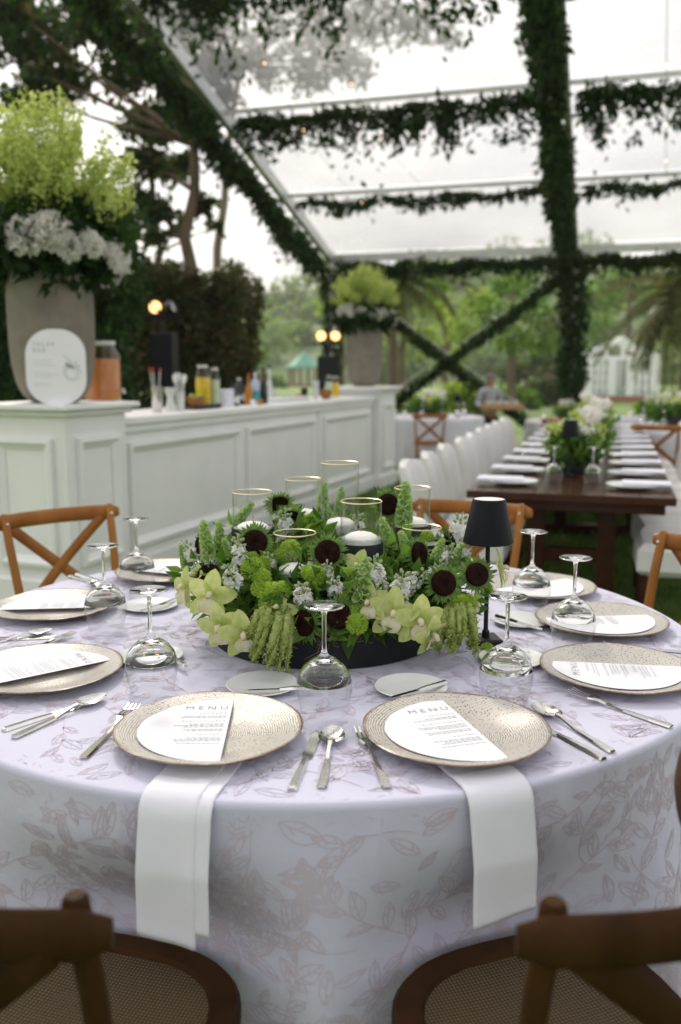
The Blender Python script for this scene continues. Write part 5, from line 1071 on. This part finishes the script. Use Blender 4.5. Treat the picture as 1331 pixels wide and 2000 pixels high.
napkin('white napkin hanging from under the front left plate, double folded', -.214, 1.507, .094, .192, True, .018); napkin('white napkin hanging from under the front right plate', .183, 1.503, .112, .176, False, -.012)
# ================================================================== CENTREPIECE
DC = Vector((-.035, 2.152, 0)); cp = thing('flower_centrepiece', 'round black drum overflowing with lime flowers and dark sunflowers', 'flowers', (DC.x, DC.y, Z0))
MB().lathe([(0, 0), (.276, 0), (.28, .003), (.28, .088), (.277, .091), (.268, .091), (.268, .07), (0, .07)], 80).obj('drum', M['drum'], cp)
q = MB(); q.grid(lambda u, v: (.262*sin(v*pi/2)*cos(2*pi*u), .262*sin(v*pi/2)*sin(2*pi*u), .072+.05*cos(v*pi/2)), 40, 8, wrap=True); q.obj('moss_bed', M['core'], cp)
def cpl(px, py, Y): p = at(px, py, Y); return Vector((p.x-DC.x, p.y-DC.y, p.z-Z0))
def outw(p, up=.4, cam_=.5): d = Vector((p.x, p.y, 0)).normalized()*.8+Vector((0, -cam_, up)); return d.normalized()
stems = MB()
def stem_to(p, r=.0028): stems.tube([Vector((p.x*.45, p.y*.45, .09)), Vector((p.x*.75, p.y*.75, .06+p.z*.55)), p], [r, r, r*.9], 6)
LEAFP = []; LEAFD = []
def around(p, n_=14, s=.035):
    for _ in range(n_): d = Vector((rnd.gauss(0, 1), rnd.gauss(0, 1), rnd.gauss(0, .7))); LEAFP.append(p-Vector((p.x, p.y, 0)).normalized()*.025+d*s*.5-Vector((0, 0, .015))); LEAFD.append(d*.6+Vector((p.x, p.y, .1)))
# sunflowers
def sun_meshes(seed):
    q = random.Random(seed); d = MB(); d.lathe([(0, .006), (.010, .0085), (.02, .010), (.0265, .007), (.029, .001), (.027, -.006), (.012, -.012), (0, -.013)], 36)
    d.v = [(x, y, z+(.0012*q.uniform(-1, 1) if z > 0 else 0)) for x, y, z in d.v]
    s = MB()
    for ring, (n_, L_, tilt_) in enumerate(((26, .019, .6), (24, .024, .2), (18, .024, -.4))):
        for k in range(n_):
            a = 2*pi*(k+.5*ring)/n_+q.uniform(-.08, .08); ll = L_*q.uniform(.75, 1.2); tl = tilt_+q.uniform(-.25, .3); r0 = .0268; w_ = .0036*q.uniform(.8, 1.2); ca, sa = cos(a), sin(a)
            def pt(u, v): rr = r0+ll*u*cos(tl); return (rr*ca-v*sa, rr*sa+v*ca, -.003+ll*u*sin(tl)-.004*u*u)
            n0 = len(s.v); s.v += [pt(0, -w_), pt(0, w_), pt(.5, w_*.8), pt(1.0, 0), pt(.5, -w_*.8), pt(.45, 0)[:2]+(pt(.45, 0)[2]-.0012,)]; s.f += [(n0, n0+1, n0+5), (n0+1, n0+2, n0+5), (n0+2, n0+3, n0+5), (n0+3, n0+4, n0+5), (n0+4, n0, n0+5)]
    return d.mesh('sunflower', M['disc']), s.mesh('sepals', M['sepal'], 2)
SM = [sun_meshes(s) for s in range(3)]
SUNF = [(498, 1059, 2.02, (.10, -1, .35), 1.0), (640, 1079, 1.965, (-.05, -1, .35), .98), (593, 1217, 1.86, (-.75, -1, .05), 1.08), (662, 1203, 1.862, (.1, -1, .1), .95), (867, 1139, 1.94, (.2, -1, .3), .92), (932, 1122, 1.99, (.15, -1, .35), .92), (819, 1083, 2.04, (.95, -.7, .2), .95), (407, 1122, 2.02, (-.35, -.75, .9), .95), (393, 1068, 2.12, (-.95, -.6, .1), .95), (758, 985, 2.30, (.15, -1, .2), .85), (570, 1012, 2.22, (.1, .9, .5), 1.0), (545, 982, 2.36, (-.2, .8, .6), .95), (880, 1060, 2.2, (.9, .1, .3), .9)]
for i, (px, py, Y, d, s) in enumerate(SUNF):
    p = cpl(px, py, Y); o = link('sunflower', SM[i % 3][0], cp, M=frame(p, d, i*1.3) @ Matrix.Scale(s*rnd.uniform(.9, 1.16), 4)); link('sepals', SM[i % 3][1], o); stem_to(p-Vector(d).normalized()*.012, .004); around(p-Vector(d).normalized()*.05, 10, .04)
# orchids
def orchid_meshes(seed):
    q = random.Random(seed); b_ = MB()
    for a, L_, w_, lift in ((90, .047, .030, .25), (22, .046, .030, .30), (158, .046, .030, .30), (-52, .045, .026, .15), (232, .045, .026, .15)):
        a = radians(a+q.uniform(-8, 8)); ca, sa = cos(a), sin(a); lf = lift+q.uniform(-.12, .12)
        def fn(u, v):
            t = v; wd = w_*(sin(pi*min(1, .08+t*.92))**.65)*(1 if t < .99 else .2); x = (u-.5)*wd; r = L_*t; z = L_*(lf*t-.5*lf*t*t*1.4)+.10*wd*(2*abs(u-.5))**2-.004
            return (r*ca-x*sa, r*sa+x*ca, z)
        b_.grid(fn, 6, 9)
    lp = MB()
    def lf_(u, v): a = -pi*.05+pi*1.1*u; w_ = .010+.006*sin(pi*v)+.004*v; y = -.004-.016*v-.006*v*v; return (w_*cos(a)*.9, y+.3*w_*sin(a)*-1*v, .016*sin(a)*(1-.5*v)*-.3+.008+.016*v-.020*v*v+.0015*sin(u*20)*v)
    lp.grid(lf_, 14, 8); lp.tube([(0, .004, .002), (0, .004, .012), (0, -.002, .018)], [.0045, .005, .004], 8)
    return b_.mesh('orchid', M['orchid'], 2), lp.mesh('lip', M['lip'], 2), MB().lathe([(0, -.003), (.004, 0), (0, .003)], 8).mesh('throat', M['pollen'], 2)
OM = [orchid_meshes(s) for s in range(4)]
ORCH = [(412, 1165, 1.905, (-.15, -1, .25), 1.1), (432, 1226, 1.85, (-.35, -1, -.1), 1.05), (476, 1240, 1.835, (.1, -1, -.05), 1.05), (362, 1150, 1.97, (-.8, -.7, .2), .95), (769, 1200, 1.85, (-.15, -1, .2), 1.1), (818, 1215, 1.845, (.25, -1, .05), 1.1), (845, 1240, 1.85, (.55, -.8, -.35), 1.0), (978, 1113, 2.03, (.95, -.25, .25), .95), (540, 1192, 1.87, (-.1, -.8, .6), .9), (722, 1180, 1.87, (-.4, -.8, .3), .9), (380, 1128, 2.03, (-.7, -.3, .5), .8), (925, 1180, 2.0, (.8, -.6, -.1), .8), (698, 1108, 1.96, (-.3, -.8, .5), .8)]
for i, (px, py, Y, d, s) in enumerate(ORCH):
    p = cpl(px, py, Y); o = link('orchid', OM[i % 4][0], cp, M=frame(p, d, rnd.uniform(-.35, .35)) @ Matrix.Scale(s*1.2, 4)); lp = link('lip', OM[i % 4][1], o); link('throat', OM[i % 4][2], o, loc=(0, -.001, .016)); stem_to(p-Vector(d).normalized()*.008)
# button chrysanthemums
def pom_mesh(seed):
    gg = np.random.default_rng(seed); n_ = 230; k = np.arange(n_)+.5; ph = np.arccos(1-1.75*k/n_); th = k*2.39996; d = np.stack([np.sin(ph)*np.cos(th), np.sin(ph)*np.sin(th), np.cos(ph)], 1)
    return leaves('button_chrysanthemum', d*.0105*np.array([1, 1, .8]), .0068*np.ones(n_), M['pompon'], .55, dirs=d*4.5, seed=seed)
PM = [pom_mesh(s) for s in range(3)]; core = MB().lathe([(0, .0085), (.006, .0075), (.010, .003), (.009, -.004), (0, -.008)], 14).mesh('flower_core', M['pompon'])
POM = [(494, 1111, 1.95, 1.25), (512, 1128, 1.93, 1.0), (528, 1160, 1.9, 1.3), (553, 1152, 1.9, .95), (532, 1188, 1.88, 1.0), (507, 1150, 1.91, .9), (617, 1125, 1.92, 1.1), (632, 1130, 1.93, .8), (603, 1118, 1.94, .8), (698, 1218, 1.85, 1.1), (901, 1182, 1.96, 1.15), (888, 1190, 1.95, .9), (915, 1178, 1.98, 1.0), (567, 1075, 2.04, 1.2), (548, 1088, 2.03, .9), (602, 1022, 2.2, 1.1), (618, 1035, 2.18, .9), (583, 1035, 2.2, .9), (515, 1100, 1.97, .8), (690, 1195, 1.87, .8), (676, 1168, 1.9, .8), (835, 1050, 2.2, .9), (950, 1150, 2.05, .8), (952, 1270, 1.99, .8), (898, 1205, 1.94, .9), (520, 1178, 1.885, .8)]
for i, (px, py, Y, s) in enumerate(POM):
    p = cpl(px, py, Y); d = outw(p, .55, .7); o = link('button_chrysanthemum', PM[i % 3], cp, M=frame(p, d, i) @ Matrix.Scale(s*1.4, 4)); link('flower_core', core, o)
    if i != 23: stem_to(p-d*.008, .002); around(p, 6, .03)
# bells of ireland
def bells_mesh(seed):
    q = random.Random(seed); b_ = MB(); L_ = .15; b_.tube([(0, 0, 0), (0, 0, L_)], [.003, .0015], 6)
    for k in range(9):
        z = .012+(L_-.014)*k/9; t = k/9; cr = .0205*(1-.62*t**1.5)
        for j in range(4):
            a = 2*pi*(j+.5*(k % 2))/4+q.uniform(-.3, .3); d = Vector((cos(a), sin(a), .22+.75*t+q.uniform(-.15, .15))); Mx = frame((.004*cos(a), .004*sin(a), z), d, q.uniform(0, 2)); n0 = len(b_.v)
            b_.lathe([(cr*.15, 0), (cr*.55, cr*.4), (cr*.82, cr*.8), (cr*1.0, cr*.92), (cr*1.08, cr*.88)], 9, Mx); b_.v[n0:] = [tuple(Vector(v)+Vector((0, 0, q.uniform(-.001, .001)))) for v in b_.v[n0:]]
    return b_.mesh('bells_of_ireland', M['bells'], 2)
BM = [bells_mesh(s) for s in range(3)]
for i, (x0, y0, x1, y1, Y, Y1) in enumerate(((788, 1030, 794, 938, 2.27, 2.29), (630, 1010, 634, 940, 2.33, 2.34), (409, 1092, 396, 1014, 2.06, 2.07), (430, 1075, 428, 1015, 2.12, 2.16), (706, 1178, 714, 1085, 1.875, 1.93), (690, 1160, 700, 1100, 1.89, 1.93), (765, 1072, 744, 1008, 2.08, 2.12), (848, 1098, 866, 1050, 2.07, 2.12), (455, 1030, 496, 980, 2.28, 2.30), (662, 1008, 668, 948, 2.36, 2.37), (800, 1090, 782, 1035, 2.05, 2.1), (450, 1090, 436, 1050, 2.05, 2.07), (648, 1030, 640, 985, 2.3, 2.31), (365, 1110, 352, 1060, 2.16, 2.18), (880, 1110, 905, 1060, 2.06, 2.12))):
    a, b_ = cpl(x0, y0, Y), cpl(x1, y1, Y1); link('bells_of_ireland', BM[i % 3], cp, M=frame(a, b_-a, i) @ Matrix.Scale((b_-a).length/.15, 4)); stem_to(a, .003); around(a, 8, .04)
# white stock
def stock_meshes(seed):
    q = random.Random(seed); b_ = MB(); g2_ = MB(); L_ = .085; g2_.tube([(0, 0, -.03), (0, 0, L_)], [.003, .0015], 6)
    for k in range(26):
        t = k/26; z = L_*t*.9; a = k*2.4; r0 = .016*(1-.6*t); d = Vector((cos(a), sin(a), .25+.6*t)); c_ = Vector((r0*cos(a), r0*sin(a), z))
        if t < .68:
            for p_ in range(6):
                Mx = frame(c_+d.normalized()*.002*(p_ % 2), d+Vector((q.uniform(-.3, .3), q.uniform(-.3, .3), q.uniform(-.3, .3))), p_*1.05+q.uniform(-.2, .2)); s = .0105*q.uniform(.8, 1.15)
                b_.add([(0, 0, 0), (s*.5, -s*.42, .003), (s*.95, -s*.3, .0015+q.uniform(-.002, .002)), (s*1.0, 0, .004+q.uniform(-.002, .002)), (s*.95, s*.3, .0015+q.uniform(-.002, .002)), (s*.5, s*.42, .003)], [(0, 1, 2, 3), (0, 3, 4, 5)], Mx)
        else: g2_.lathe([(0, 0), (.0035, .003), (.0038, .006), (.002, .010), (0, .011)], 7, frame(c_, d))
    return b_.mesh('stock_flower', M['stock'], False), g2_.mesh('buds', M['bud'], 2)
STM = [stock_meshes(s) for s in range(3)]
for i, (px, py, Y, d, s) in enumerate(((456, 1135, 1.93, (-.1, -.7, .8), 1.1), (470, 1085, 2.0, (-.1, -.2, 1), 1.0), (592, 1165, 1.885, (0, -.8, .7), 1.05), (782, 1150, 1.90, (.05, -.6, .7), 1.1), (735, 1128, 1.93, (-.1, -.5, .9), 1.1), (810, 1135, 1.96, (.5, -.6, .6), .95), (872, 1098, 2.08, (.3, -.3, .9), 1.0), (890, 1045, 2.22, (.3, -.1, 1), 1.1), (655, 1148, 1.9, (-.1, -.7, .7), .95), (558, 1035, 2.19, (0, -.2, 1), 1.1), (376, 1085, 2.12, (-.6, -.2, 1), .9), (408, 1098, 2.05, (-.4, -.5, .7), .8), (700, 1040, 2.24, (0, 0, 1), 1.0), (850, 1120, 2.0, (.3, -.6, .6), .9), (525, 1098, 1.99, (0, -.7, .7), .8), (905, 1085, 2.1, (.5, -.2, .8), .9), (612, 1100, 1.98, (0, -.5, .8), .7), (640, 1120, 1.93, (0, -.6, .8), .8), (745, 1150, 1.9, (.1, -.8, .5), .8))):
    p = cpl(px, py, Y); o = link('stock_flower', STM[i % 3][0], cp, M=frame(p-Vector(d).normalized()*.03, d, i) @ Matrix.Scale(s, 4)); link('buds', STM[i % 3][1], o); stem_to(p-Vector(d).normalized()*.04, .0025); around(p, 9, .04)
# hanging amaranthus
def amar(x0, y0, x1, y1, Y0, Y1, seed, n_=9, spread=.03):
    q = random.Random(seed); a, e = cpl(x0, y0, Y0), cpl(x1, y1, Y1); e.z = max(e.z, .012); b_ = MB(); fz = []
    for k in range(n_):
        off = Vector((q.uniform(-1, 1), q.uniform(-.5, .3), q.uniform(-.3, .3)))*spread; st_ = a+off*.5; en = e+off; en.z = max(.010, e.z+q.uniform(0, .05)); pts = []; rs = []
        for j in range(23):
            t = j/22; p = st_.lerp(en, t)+Vector((0, -.018*sin(pi*t)+.003*sin(t*13+k), .022*sin(pi*min(1, t*1.5))*(1-t))); p.z = max(p.z, .0085)
            pts.append(p); rs.append((.0028+.0048*sin(pi*min(1, t*1.05+.12))**.7)*q.uniform(.75, 1.25))
            for _ in range(9): fz.append(p+Vector((q.gauss(0, 1), q.gauss(0, 1), q.gauss(0, 1)))*.0042)
        b_.tube(pts, rs, 8)
    o = b_.obj('amaranthus', M['amar'], cp, smooth=2); tag(link('tassel_fuzz', leaves('tassel_fuzz', np.array([list(p) for p in fz]), .0055, M['fuzz'], .8, seed=seed), o), kind='stuff')
M['fuzz'] = leafmat('amaranthus florets', [(.20, .27, .05), (.30, .37, .09), (.40, .44, .16)], .3)
amar(535, 1200, 515, 1300, 1.87, 1.82, 1); amar(555, 1205, 530, 1315, 1.86, 1.79, 2, 10, .035); amar(520, 1195, 500, 1270, 1.87, 1.83, 3, 6); amar(570, 1215, 560, 1290, 1.86, 1.83, 4, 5)
amar(888, 1190, 880, 1278, 1.94, 1.87, 5, 10, .035); amar(905, 1185, 905, 1275, 1.96, 1.90, 6, 9, .03); amar(875, 1200, 862, 1262, 1.93, 1.86, 7, 7)
# moss and filler
q = MB()
for k in range(420):
    a = rnd.uniform(pi*.98, pi*2.02); r_ = rnd.uniform(.255, .30); p = Vector((r_*cos(a), r_*sin(a), rnd.uniform(.078, .108)))
    if r_ > .285: p.z -= rnd.uniform(0, .03)
    q.tube([p, p+Vector((rnd.gauss(0, .010), rnd.gauss(0, .010), rnd.gauss(0, .008))), p+Vector((rnd.gauss(0, .018), rnd.gauss(0, .016), rnd.gauss(-.006, .010)))], [.0009, .0008, .0005], 4, cap=False)
tag(q.obj('moss', M['moss'], cp, smooth=2), kind='stuff')
P1 = np.array([list(p) for p in LEAFP]); D1 = np.array([list(p) for p in LEAFD])
tag(link('filler_leaves', leaves('filler_leaves', P1, .045, M['fill'], .5, dirs=D1, seed=33), cp), kind='stuff')
gg = np.random.default_rng(4); nn_ = 1500; th = gg.random(nn_)*2*pi; ph = np.arccos(gg.random(nn_)); rr_ = np.stack([.31*np.sin(ph)*np.cos(th), .29*np.sin(ph)*np.sin(th), .085+.125*np.cos(ph)], 1)*(.9+.12*gg.random((nn_, 1)))
tag(link('leaf_bed', leaves('leaf_bed', rr_, .05, M['fill'], .45, dirs=rr_*3, seed=34), cp), kind='stuff')
stems.obj('stems', M['stem'], cp, smooth=2)
# ------------------------------------------------------------------ candle cylinders
R_ = .048
for i, (px, yr, yw, ys, Y, lb) in enumerate(((493, 961, 1030, 1036, 2.14, 'left of the sunflowers'), (593, 936, 1004, 1012, 2.36, 'at the back left of the flowers'), (664, 904, 1022, None, 2.24, 'tallest, in the middle of the flowers'), (706, 979, 1050, 1066, 2.06, 'front right with a wide black foot'), (576, 1041, 1112, 1128, 2.0, 'lowest, in front'), (806, 953, 1020, 1030, 2.36, 'at the back right of the flowers'), (824, 1030, 1078, 1066, 2.16, 'short, right behind the bells'))):
    c = at(px, yr, Y); zb = Z0+.093; o = thing('candle_cylinder', 'clear glass candle cylinder with gilt rim, '+lb, 'candle holder', (c.x, c.y, zb), group='candle cylinders in the centrepiece')
    zr = c.z-zb; zw = at(px, yw, Y).z-zb; g1 = MB().lathe([(R_*.9, .002), (R_, .006), (R_, zr)], 48).obj('glass', M['tglass'], o, smooth=2)
    MB().lathe([(R_-.0013, zr-.001), (R_+.0009, zr-.001), (R_+.0012, zr+.0006), (R_, zr+.0016), (R_-.0015, zr+.0008), (R_-.0013, zr-.001)], 48).obj('gilt_rim', M['gold'], g1)
    if ys: zs = at(px, ys, Y-R_).z-zb; MB().lathe([(R_+.0035, 0), (R_+.0035, zs-.001), (R_+.0028, zs), (R_+.0012, zs), (R_+.0012, 0)], 48).obj('black_sleeve', M['drum'], o)
    zw0 = (zs-.004 if ys else zw-.045)
    MB().lathe([(0, zw0), (R_*.97, zw0), (R_*.97, zw), (0, zw)], 40).obj('water', M['water'], o)
    cd = thing('floating_candle', 'white floating candle in the glass cylinder '+lb, 'candle', (c.x, c.y, zb+zw-.012), group='floating candles in the cylinders')
    MB().lathe([(0, -.012), (.026, -.010), (.035, .004), (.038, .0135), (.036, .017), (.026, .0225), (.012, .026), (0, .0268)], 32).obj('wax', M['wax'], cd); MB().tube([(0, 0, .026), (.001, 0, .033), (.002, 0, .04)], .0012, 6).obj('wick', M['wick'], cd)
# ------------------------------------------------------------------ haze over the garden
hz = MB().box(-275, 375, -70, 245, -1.7, 38).mesh('haze', None, False)
m = bpy.data.materials.new('pale evening haze'); m.use_nodes = True; n = m.node_tree.nodes; l = m.node_tree.links; n.remove(n['Principled BSDF'])
pv = n.new('ShaderNodeVolumePrincipled'); pv.inputs['Color'].default_value = (.97, .97, .94, 1); pv.inputs['Density'].default_value = .0006; pv.inputs['Anisotropy'].default_value = .35
l.new(pv.outputs[0], n['Material Output'].inputs['Volume']); hz.materials.append(m)
tag(link('haze', hz), 'thin pale haze over the garden and far trees', 'haze', kind='stuff')
